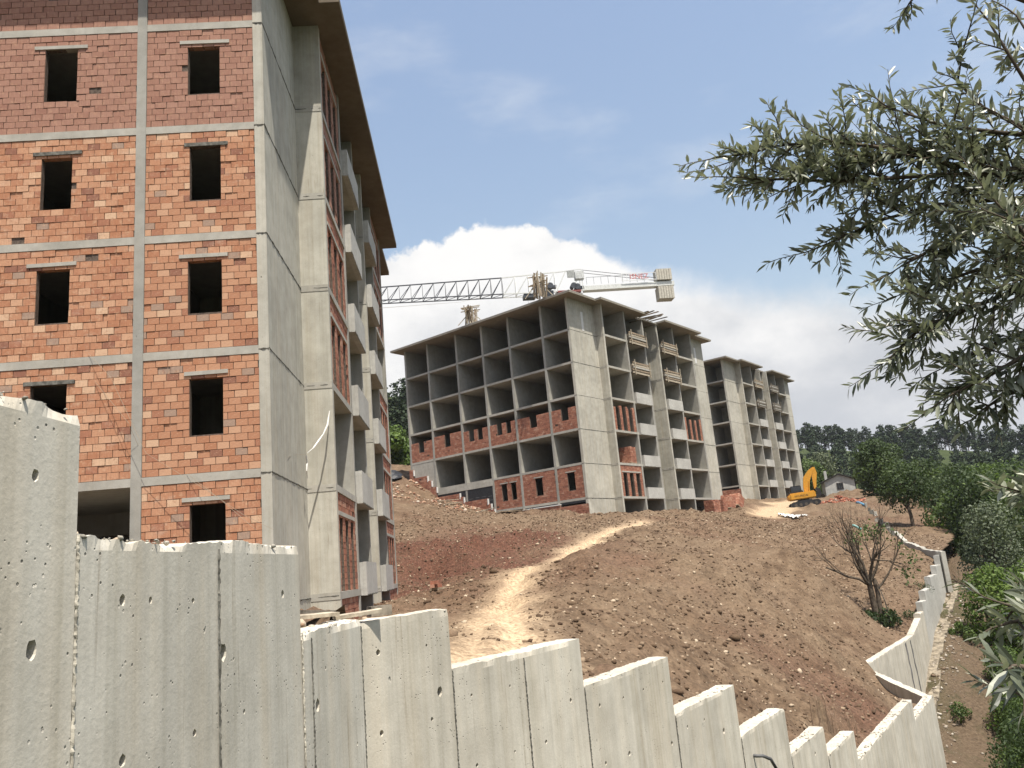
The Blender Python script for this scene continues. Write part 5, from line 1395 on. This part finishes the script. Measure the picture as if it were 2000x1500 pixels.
def pine(name, label, loc, h, seed, group, bare=.35, wd=.34):
    rg = np.random.default_rng(seed); t = empty(name, loc, rg.uniform(0, 6.28), label, 'pine tree', group)
    mb = MB(); mb.tube([(0, 0, -1), (rg.normal(0, .12), rg.normal(0, .12), h * .5), (0, 0, h * .97)], [h * .018, h * .013, h * .004], 5, cap=False); mb.build('trunk', M_BARK, t)
    P = []; N = []
    lay = 9
    for i in range(lay):
        f = i / (lay - 1); z = h * (bare + (1 - bare) * f); rr_ = h * wd * .5 * (1 - .75 * f ** 1.5) * rg.uniform(.7, 1.2)
        for k in range(int(4 + 3 * (1 - f))):
            an = rg.uniform(0, 6.28); rad = rr_ * rg.uniform(.35, 1.0); c = np.array([rad * math.cos(an), rad * math.sin(an), z + rg.normal(0, h * .02)])
            kk = 11; d = rg.normal(0, 1, (kk, 3)); d /= np.linalg.norm(d, axis=1, keepdims=True); P.append(c + d * h * .055 * np.array([1.3, 1.3, .65])); N.append(d * .6 + np.array([0, 0, .5]))
    P, N = np.concatenate(P), np.concatenate(N)
    V, Fq, tt = leaf_quads(P, N, h * .05, np.clip(rg.normal(.45, .2, len(P)), 0, 1), rg, 1.5)
    npmesh('crown', V, Fq, M_LPIN, t, False, {'tint': tt}); return t

def hz_at(x, y):
    return gz2(x, y)
# -- pines of the ridge and the wooded slopes (individual copies of a few kinds)
protos = [pine('pine_tree', 'dark pine in the row along the far ridge with bare trunk', (0, 0, -200), 10.5, 60 + i, 'pines along the far ridge', b_, w_) for i, (b_, w_) in enumerate(((.35, .40), (.45, .44), (.3, .36), (.5, .48), (.25, .42)))]
used_p = [False] * len(protos)
r = random.Random(5)
def put_pine(x, y, s_, label, group, kind=None):
    k = r.randrange(len(protos)) if kind is None else kind
    if used_p[k]: o = copy_tree(protos[k])
    else: o = protos[k]; used_p[k] = True
    o.location = (x, y, hz_at(x, y) - .3); o.rotation_euler[2] = r.uniform(0, 6.28); z_ = s_ * r.uniform(.8, 1.2); o.scale = (z_ * r.uniform(.9, 1.2), z_ * r.uniform(.9, 1.2), z_); o['label'] = label; o['group'] = group
for i in range(84):
    a = 18.6 + i * .19 + r.uniform(-.08, .08); rd = RIDGE_R(a) + r.uniform(-6, 8)
    put_pine(rd * math.sin(R_(a)), rd * math.cos(R_(a)), 1.0 if i > 5 else .8, 'dark pine in the row along the far ridge with bare trunk', 'pines along the far ridge')
for i in range(165):
    a = r.uniform(18.3, 35.5); f = r.random() ** .8; rd = RIDGE_R(a) - 14 - 150 * f
    put_pine(rd * math.sin(R_(a)), rd * math.cos(R_(a)), r.uniform(.7, 1.05), 'dark pine in the wood covering the slope below the far ridge', 'pines on the slope below the ridge', r.choice((0, 2, 4)))
for i in range(48):
    a = r.uniform(-13.5, -5.2); rd = 118 + 75 * r.random()
    put_pine(rd * math.sin(R_(a)), rd * math.cos(R_(a)), r.uniform(.6, .9), 'dark pine on the wooded hillside between the brick and concrete buildings', 'pines on the hillside behind the buildings', r.choice((0, 2, 4)))
r2 = random.Random(7)
bush = broadleaf('broadleaf_tree', 'bright green tree at the lower edge of the wooded hillside between the buildings', (0, 0, -200), 5.5, 5.0, M_LBRI, 5, 1800, .32, .2, 'green trees at the foot of the hillside', 10)
first = True
for i in range(12):
    a = -12.5 + i * .62 + r2.uniform(-.2, .2); rd = 101 + 12 * r2.random(); x, y = rd * math.sin(R_(a)), rd * math.cos(R_(a)); o = bush if first else copy_tree(bush); first = False
    o.location = (x, y, hz_at(x, y) - .3); s_ = r2.uniform(.7, 1.15); o.scale = (s_, s_, s_); o.rotation_euler[2] = r2.uniform(0, 6.28)

# -- single trees of the middle distance: pixel of the foot, range, height, width
def foot(px, py, rg_): return G(px, py, rg_)
def plant(kind, px, rg_, h, wd, mat, seed, label, group=None, **kw):
    q = at_r(px, 1000, rg_); x, y = q[0], q[1]
    inside = side(np.array([x]), np.array([y]))[0] > .5 and y < 125 and x < 58
    z = on_site(x, y) if inside else hz_at(x, y)
    return broadleaf(kind, label, (x, y, z - .2), h, wd, mat, seed, group=group, **kw)
plant('broadleaf_tree', 1728, 118, 8.6, 7.4, M_LDARK, 11, 'large round dark green tree standing right of the small house', n_leaf=9000, size=.22, clumps=24, low=.16, trunk_h=.15)
plant('broadleaf_tree', 1778, 84, 6.2, 5.4, M_LDARK, 12, 'small green tree with a slanting bare trunk on the brown slope', n_leaf=5200, size=.15, clumps=18, trunk_h=.4, lean=.12, low=.42)
plant('silver_tree', 1617, 150, 7.5, 7.0, M_LOLI, 13, 'grey green bush beside the small pale house', n_leaf=2600, size=.25, low=.15)
plant('silver_tree', 1598, 146, 6.0, 5.0, M_LMID, 14, 'green bush between the excavator boom and the small house', n_leaf=2200, size=.25, low=.15)
spots = [(1840, 104, 6.5, 7, M_LDARK), (1890, 100, 8.5, 8, M_LDARK), (1945, 104, 8.5, 8.5, M_LDARK), (1995, 98, 9, 8.5, M_LDARK), (2050, 95, 10, 9, M_LDARK), (1866, 86, 6.5, 6, M_LMID), (1910, 82, 8.5, 7, M_LDARK), (1965, 84, 9, 7.5, M_LMID), (2025, 80, 10, 8, M_LDARK),
         (1880, 128, 6.5, 7, M_LDARK), (1935, 132, 7, 8, M_LMID), (1990, 126, 7.5, 8, M_LDARK), (1815, 132, 5.5, 7, M_LDARK), (2045, 130, 8, 9, M_LMID), (1850, 155, 7, 9, M_LDARK), (1775, 158, 5.5, 7, M_LDARK), (1905, 160, 7.5, 10, M_LDARK), (1970, 158, 8, 10, M_LMID), (2030, 160, 8, 10, M_LDARK)]
for i, (px, rg_, h, wd, mt) in enumerate(spots):
    nm = 'dark' if mt is M_LDARK else 'mid green'
    dist_ = 'in the dense wood right of the bare slope' if rg_ < 110 else 'at the back of the dense wood below the ridge'
    plant('broadleaf_tree', px, rg_, h, wd, mt, 30 + i, f'{nm} leafy tree {dist_}', f'{nm} trees of the wood, ' + ('front' if rg_ < 110 else 'back'), n_leaf=4200 if rg_ < 110 else 2400, size=.2 if rg_ < 110 else .3, clumps=18, low=.1)
plant('silver_tree', 1925, 66, 7.2, 5.6, M_LOLI, 61, 'tall silvery green tree behind the end of the far retaining wall', n_leaf=6500, size=.13, clumps=20, low=.15)
plant('broadleaf_tree', 1905, 58, 5.2, 4.2, M_LBRI, 62, 'bright green bushy tree just right of the far retaining wall', n_leaf=5200, size=.12, clumps=18, low=.1)
plant('broadleaf_tree', 1975, 58, 6.2, 6.0, M_LBRI, 63, 'wide bright green tree filling the valley beyond the far wall', n_leaf=6000, size=.13, clumps=18, low=.1)
plant('broadleaf_tree', 2040, 55, 7, 6.0, M_LMID, 64, 'green tree at the edge of the valley beside the wide bright one', n_leaf=4000, size=.13, clumps=16, low=.1)
plant('shrub', 1912, 40, 2.6, 2.6, M_LMID, 72, 'bushy green shrub between the path and the far wall foot', n_leaf=4500, size=.085, clumps=16, low=.05, cat='shrub')
plant('shrub', 1940, 36, 3.6, 3.2, M_LBRI, 73, 'light green shrub above the dark ones beside the path', n_leaf=5000, size=.08, clumps=16, low=.05, cat='shrub')
plant('shrub', 1900, 50, 3.0, 2.8, M_LBRI, 74, 'light green shrub leaning against the end of the far wall', n_leaf=4000, size=.09, clumps=16, low=.05, cat='shrub')
plant('shrub', 1915, 45, 3.4, 3.4, M_LMID, 65, 'green shrub beside the foot of the far retaining wall', n_leaf=4500, size=.09, clumps=16, low=.05, cat='shrub')
plant('shrub', 1965, 44, 4.6, 4.2, M_LMID, 66, 'large green shrub below the silvery tree in the valley', n_leaf=5200, size=.10, clumps=16, low=.05, cat='shrub')
plant('shrub', 1935, 30, 3.6, 3.2, M_LDARK, 67, 'dark green shrub beside the path below the near wall end', n_leaf=6500, size=.07, clumps=18, low=.05, cat='shrub')
plant('shrub', 1990, 28, 4.2, 3.6, M_LDARK, 68, 'dark glossy shrub at the bottom of the valley slope', n_leaf=6500, size=.07, clumps=18, low=.05, cat='shrub')
plant('shrub', 1905, 24, 2.3, 2.0, M_LDARK, 69, 'low dark shrub against the foot of the near wall', n_leaf=4500, size=.06, clumps=14, low=.05, cat='shrub')
for i, (px, rg_, h_, w_, mt, lab) in enumerate(((1902, 53, 2.8, 2.6, M_LMID, 'low green shrub where the path meets the foot of the far wall'), (1928, 50, 4.0, 3.6, M_LBRI, 'fresh green shrub on the bank below the silvery tree'), (1962, 48, 5.2, 4.6, M_LMID, 'broad green shrub on the bank below the wide bright tree'), (1926, 42, 4.8, 3.8, M_LDARK, 'dark green shrub halfway along the path by the far wall'), (1968, 40, 6.4, 4.8, M_LMID, 'tall green shrub rising from the valley beside the path'), (1912, 34, 3.6, 2.6, M_LMID, 'narrow green shrub on the path side near the wall corner'), (1945, 33, 5.2, 4.0, M_LDARK, 'tall dark shrub near the corner where the near wall ends'), (1890, 47, 1.3, 1.3, M_LBRI, 'small fresh green bush standing on the path beside the far wall'))):
    plant('shrub', px, rg_, h_, w_, mt, 80 + i, lab, n_leaf=4200 if h_ > 2 else 1400, size=.09, clumps=16, low=.05, cat='shrub')
plant('shrub', 1832, 57, 1.0, 1.6, M_LMID, 70, 'low leafy plant growing over the steps of the far wall', n_leaf=700, size=.10, clumps=7, low=.1, cat='shrub')
plant('shrub', 1795, 50, .8, 1.5, M_LMID, 71, 'small leafy weed on the slope behind the far wall', n_leaf=500, size=.09, clumps=6, low=.1, cat='shrub')

for i, (px, py, rg_, w_, lab) in enumerate(((1800, 1140, 58, 1.6, 'green weeds beside the stepped teeth of the far wall'), (1770, 1180, 54, 1.0, 'small weed clump right of the bare tree'))):
    q = G(px, py, rg_); broadleaf('weed_clump', lab, (q[0], q[1], on_site(q[0], q[1]) - .05), .4, w_, M_LDARK, 110 + i, 260, .06, .1, None, 6, cat='weeds', low=.1)

# -- bare tree on the slope, leafy shoots at its foot
bt = G(1715, 1222, 52); btz = on_site(bt[0], bt[1])
BT = empty('bare_tree', (bt[0], bt[1], btz - .15), 0, 'almost leafless dead tree on the bare slope above the far retaining wall', 'tree'); BT.scale = (1.3, 1.3, 1.5)
rg = np.random.default_rng(77); mb = MB(); tips = []
mb.tube([(0, 0, -.3), (.02, 0, .5), (-.02, .03, 1.1), (-.05, 0, 1.75)], [.2, .15, .125, .11], 9, cap=False)
mb.tube([(.16, -.06, -.3), (.2, -.05, .5), (.24, 0, 1.2), (.2, .05, 1.75)], [.15, .12, .1, .08], 8, cap=False)
for (dx, dy, dz, L) in ((-.25, .1, 1, 1.5), (.5, -.1, 1, 1.45), (.1, .4, 1.1, 1.5), (-.7, -.2, .8, 1.35), (.05, -.3, 1.2, 1.5), (.3, .2, 1.3, 1.6), (-.4, .3, 1.2, 1.5)):
    branchy(mb, (-.04, 0, 1.45 + rg.uniform(0, .25)), (dx, dy, dz), L * .92, .07, 4, rg, .40, .22, 6, 4, tips, (2, 5), .72)
branchy(mb, (-.05, 0, 1.5), (-1.1, .1, .7), 1.9, .06, 3, rg, .35, .12, 5, 4, tips); branchy(mb, (.2, 0, 1.3), (1.0, .2, .55), 1.8, .05, 3, rg, .35, .12, 5, 4, tips)
mb.build('trunk', M_BARK, BT, True)
tp = [np.array(t[0]) for t in tips]; sel = [p for p in tp if p[0] > .1 and p[2] < 3.6 and rg.random() < .42]
if sel:
    P = np.concatenate([s_ + rg.normal(0, .16, (16, 3)) for s_ in sel]); V, Fq, tt = leaf_quads(P, rg.normal(0, 1, P.shape), .085, np.clip(rg.normal(.5, .2, len(P)), 0, 1), rg); npmesh('leaves', V, Fq, M_LMID, BT, False, {'tint': tt})
C_ = np.array([(-.45, -.1, .3), (.3, -.25, .3), (.7, .1, .22), (-.1, -.35, .22), (.05, .3, .3)]); P, N, Tn = crown_points(rg, C_, np.array([.4, .45, .38, .35, .4]), [170] * 5, .8); V, Fq, tt = leaf_quads(P, N, .10, Tn, rg); npmesh('foot_shoots', V, Fq, M_LDARK, BT, False, {'tint': tt})
mb = MB(); mb.tube([(.55, -.2, -.1), (.4, -.2, .9), (.22, -.15, 1.7)], [.03, .025, .012], 5); mb.build('dead_branch', M_BARK2, BT)

# ------------------------------------------------------------------ leaning tree in the foreground (narrow silvery leaves)
def blade():
    L = [(0, 0, 0), (.3, .085, .02), (.3, 0, -.012), (.3, -.085, .02), (.65, .08, .02), (.65, 0, -.02), (.65, -.08, .02), (1, 0, -.06)]
    F_ = [(0, 2, 1), (0, 3, 2), (1, 2, 5), (1, 5, 4), (2, 3, 6), (2, 6, 5), (4, 5, 7), (5, 6, 7)]
    return np.array(L, float), np.array(F_)
m, g = newmat('willowy_leaf')
geo = g.new('ShaderNodeNewGeometry').outputs['Backfacing']; rnd = g.new('ShaderNodeObjectInfo').outputs['Random']
tv = g.m('FRACT', g.m('ADD', g.attr('tint'), g.m('MULTIPLY', rnd, 3.7)))
top_ = g.ramp(tv, [(0, (.034, .042, .025)), (.4, (.075, .09, .054)), (.7, (.15, .165, .11)), (.88, (.30, .31, .23)), (1, (.50, .51, .40))])  # upper faces: brightest stops paint silver glints into a few leaves at random
und = g.ramp(tv, [(0, (.20, .215, .15)), (1, (.42, .43, .33))])
col = g.mix(geo, top_, und)
b = g.new('ShaderNodeBsdfPrincipled', {'Base Color': col, 'Roughness': .38, 'Specular IOR Level': .55}); t_ = g.new('ShaderNodeBsdfTranslucent', {'Color': (.19, .21, .11, 1)})
mx = g.new('ShaderNodeMixShader', {0: .24, 1: b.outputs[0], 2: t_.outputs[0]}); g.new('ShaderNodeOutputMaterial', {'Surface': mx.outputs[0]}); M_WLEAF = m
OT = empty('leaning_tree', (3.3, 2.0, -2.9), 0, 'foreground tree with narrow silvery green leaves reaching in over the valley', 'tree')
O0 = np.array([3.3, 2.0, -2.9])
rg = np.random.default_rng(19)
wood = MB(); LP, LD, LU, LS = [], [], [], []
mb = MB(); mb.tube([(0, 0, -.4), (.05, 0, 1.2), (-.1, .1, 2.6), (-.35, .25, 3.6)], [.13, .11, .09, .07], 9); mb.build('trunk', M_BARK, OT, True)
def leafy_twig(p0, d, L, n, ls):
    """a slender shoot with leaves set round it, narrower towards the tip"""
    d = d / np.linalg.norm(d); p = np.array(p0, float); pts = [p.copy()]; seg = 5
    for i in range(seg):
        d = d + rg.normal(0, .10, 3) + np.array([0, 0, -.03]); d /= np.linalg.norm(d); p = p + d * L / seg; pts.append(p.copy())
    wood.tube([Vector(q) for q in pts], [.0028 - .0004 * i for i in range(seg + 1)], 4, cap=False)
    pts = np.array(pts)
    for i in range(n):
        f = (i + .6) / n * seg; a = min(int(f), seg - 1); q = pts[a] + (pts[a + 1] - pts[a]) * (f - a); dd = pts[a + 1] - pts[a]; dd /= np.linalg.norm(dd)
        side_ = np.cross(dd, rg.normal(0, 1, 3)); side_ /= np.linalg.norm(side_)
        ld = dd * rg.uniform(.45, .95) + side_ * rg.uniform(.5, .95) + np.array([0, 0, -.05]); ld /= np.linalg.norm(ld)
        up_ = np.cross(np.cross(ld, np.array([0, 0, 1.0]) + rg.normal(0, .5, 3)), ld); up_ /= np.linalg.norm(up_)
        LP.append(q); LD.append(ld); LU.append(up_); LS.append(ls * rg.uniform(.6, 1.15) * (1 - .3 * i / n))
def bough(px, rads, n_twig, tl, ls=.056, dens=14, spread=.75, r0=.008):
    n_twig = int(n_twig * .95); dens = int(dens * 1.5); ls = ls * .98
    """px: list of (x, y, range)"""
    P = np.array([at_r(x, y, rr_) for x, y, rr_ in px]); wood.tube([Vector(q) for q in P], list(np.linspace(r0, .003, len(P))), 6, cap=False)
    seg = np.diff(P, axis=0); cum = np.r_[0, np.cumsum(np.linalg.norm(seg, axis=1))]
    for i in range(n_twig):
        s_ = cum[-1] * (i + rg.random()) / n_twig; a = min(np.searchsorted(cum, s_, 'right') - 1, len(seg) - 1); f = (s_ - cum[a]) / max(1e-6, cum[a + 1] - cum[a]); p = P[a] + seg[a] * f; d = seg[a] / np.linalg.norm(seg[a])
        sd_2 = rg.normal(0, 1, 3) * rads; sd_2 -= d * (sd_2 @ d)
        d2 = d * rg.uniform(.3, 1.0) + sd_2 * spread; L = tl * rg.uniform(.6, 1.25) * (1 - .35 * i / n_twig)
        leafy_twig(p, d2, L, int(dens * rg.uniform(.7, 1.3)), ls)
    leafy_twig(P[-1], seg[-1], tl * .9, dens, ls)
V1 = np.array([1, 1, .8])
bough([(2120, 330, 2.7), (1960, 330, 2.6), (1850, 320, 2.5), (1740, 290, 2.45), (1610, 275, 2.4), (1520, 285, 2.35), (1460, 300, 2.3)], V1, 60, .28, dens=17)
bough([(2120, 345, 2.7), (1900, 340, 2.55), (1780, 345, 2.5), (1640, 355, 2.4), (1540, 350, 2.35), (1475, 350, 2.3)], V1, 54, .24, dens=16)
bough([(1960, 320, 2.6), (1800, 300, 2.5), (1680, 315, 2.45), (1570, 330, 2.4)], V1, 34, .22, dens=16)
bough([(2120, 380, 2.8), (1950, 390, 2.7), (1830, 400, 2.6), (1720, 430, 2.55), (1630, 470, 2.5)], V1, 38, .25, dens=17)
bough([(2120, 420, 2.6), (1960, 430, 2.55), (1850, 470, 2.5), (1760, 520, 2.45)], V1, 30, .22, dens=17)
bough([(2120, 300, 2.9), (2000, 250, 2.85), (1920, 210, 2.8), (1870, 160, 2.75), (1880, 100, 2.7)], V1, 16, .20, dens=13)
bough([(2120, 240, 2.9), (2010, 170, 2.85), (1960, 90, 2.8), (1930, 40, 2.8)], V1, 12, .20, dens=13)
bough([(2120, 160, 2.9), (2030, 100, 2.85), (1985, 30, 2.85)], V1, 8, .2, dens=12)
bough([(2120, 270, 2.6), (1960, 260, 2.55), (1840, 245, 2.5), (1750, 215, 2.45)], V1, 16, .18, dens=12)
bough([(2140, 520, 2.6), (2000, 560, 2.55), (1900, 600, 2.5), (1800, 640, 2.45), (1765, 670, 2.4)], V1, 40, .22, dens=18)
bough([(2140, 480, 2.7), (2010, 500, 2.65), (1900, 530, 2.6), (1810, 560, 2.55)], V1, 22, .22, dens=16)
bough([(2140, 640, 2.5), (2010, 690, 2.45), (1920, 740, 2.4), (1860, 770, 2.35)], V1, 26, .18, dens=16)
bough([(2140, 700, 2.6), (2030, 740, 2.55), (1950, 780, 2.5), (1920, 800, 2.45)], V1, 14, .13, dens=14)
bough([(2140, 600, 2.8), (2020, 640, 2.75), (1900, 690, 2.7), (1850, 715, 2.65)], V1, 15, .16, dens=15)
bough([(2140, 560, 2.4), (2050, 520, 2.35), (1990, 440, 2.35), (1950, 400, 2.35)], V1, 26, .22, dens=16)
bough([(1850, -60, 2.6), (1800, -25, 2.5), (1775, 8, 2.5)], V1, 6, .09, dens=10)
bough([(2120, 985, 2.2), (2060, 975, 2.1), (2010, 965, 2.05)], V1, 9, .13, dens=10)
bough([(2140, 1340, 1.25), (2060, 1320, 1.22), (2000, 1305, 1.2), (1985, 1300, 1.18)], V1, 6, .06, .052, dens=7, spread=1.0)
bough([(2140, 1220, 1.7), (2060, 1215, 1.65), (2010, 1210, 1.62), (1975, 1215, 1.6)], V1, 9, .10, .052, dens=8, spread=.9)
bough([(2140, 1270, 1.9), (2060, 1250, 1.85), (2000, 1190, 1.8), (1965, 1180, 1.8)], V1, 8, .10, .052, dens=8, spread=.9)
bough([(2120, 1420, 1.7), (2060, 1400, 1.65), (2000, 1360, 1.6)], V1, 6, .10, .052, dens=8, spread=.9)
for v_ in range(len(wood.v)): pass
wv = [(x - O0[0], y - O0[1], z - O0[2]) for x, y, z in wood.v]
mk('branches', wv, wood.f, M_BARK, OT, True)['kind'] = 'stuff'
# limbs from the trunk to the boughs, out of the frame
mb = MB()
for (x, y, rr_) in ((2120, 335, 2.7), (2120, 420, 2.7), (2120, 270, 2.8), (2140, 560, 2.6), (2140, 690, 2.55), (2120, 985, 2.2), (2140, 1270, 1.5), (2120, 1420, 1.6), (1850, -60, 2.6)):
    e_ = Vector(at_r(x, y, rr_) - O0); a = Vector((-.2, .15, min(3.4, max(.9, e_.z - .5)))); mb.tube([a, a.lerp(e_, .5) + Vector((0, 0, .08)), e_], [.035, .022, .012], 6, cap=False)
mb.build('limbs', M_BARK, OT, True)
BV, BF = blade(); LP, LD, LU, LS = np.array(LP) - O0, np.array(LD), np.array(LU), np.array(LS)
near_i = np.argsort(-LS / np.linalg.norm(LP + O0, axis=1) + rg.uniform(0, .004, len(LS)))[:280]
me_leaf = bpy.data.meshes.new('leaf'); me_leaf.from_pydata([tuple(p) for p in BV], [], [tuple(f) for f in BF]); me_leaf.materials.append(M_WLEAF)
sel = set(int(i) for i in near_i)
W_ = np.cross(LU, LD)
for i in sel:
    o = bpy.data.objects.new('leaf', me_leaf); COL.objects.link(o); o.parent = OT
    M3 = Matrix([[LD[i][k] * LS[i], W_[i][k] * LS[i] * 1.3, LU[i][k] * LS[i], LP[i][k]] for k in range(3)] + [[0, 0, 0, 1]]); o.matrix_local = M3
rest = np.array([i for i in range(len(LS)) if i not in sel])
A3 = np.stack([LD[rest] * LS[rest, None], W_[rest] * LS[rest, None] * 1.3, LU[rest] * LS[rest, None]], 1)
VV = np.einsum('vk,nkj->nvj', BV, A3) + LP[rest][:, None]
FF = (BF[None] + (np.arange(len(rest)) * len(BV))[:, None, None]).reshape(-1, 3)
fo = npmesh('foliage', VV.reshape(-1, 3), FF, M_WLEAF, OT, False, {'tint': np.repeat(rg.random(len(rest)), len(BV))}); fo['kind'] = 'stuff'
print('leaves', len(LS))

# ------------------------------------------------------------------ summer haze: one closed box of thin even air round the whole scene
hm = bpy.data.materials.new('haze'); hm.use_nodes = True; g = NG(hm.node_tree)
pv = g.new('ShaderNodeVolumePrincipled', {'Color': (.88, .92, 1.0, 1), 'Density': .00011, 'Anisotropy': .2})
g.new('ShaderNodeOutputMaterial', {'Volume': pv.outputs[0]})
mb = MB(); zlo = float(Z2.min()) - 1.5
mb.box(-1560, 1560, -1560, 2290, zlo, float(max(Z2.max() + 25, 60)))
hb = mb.build('haze', hm); tag(hb, 'thin pale summer haze in the air over the valley', 'haze', kind='stuff')
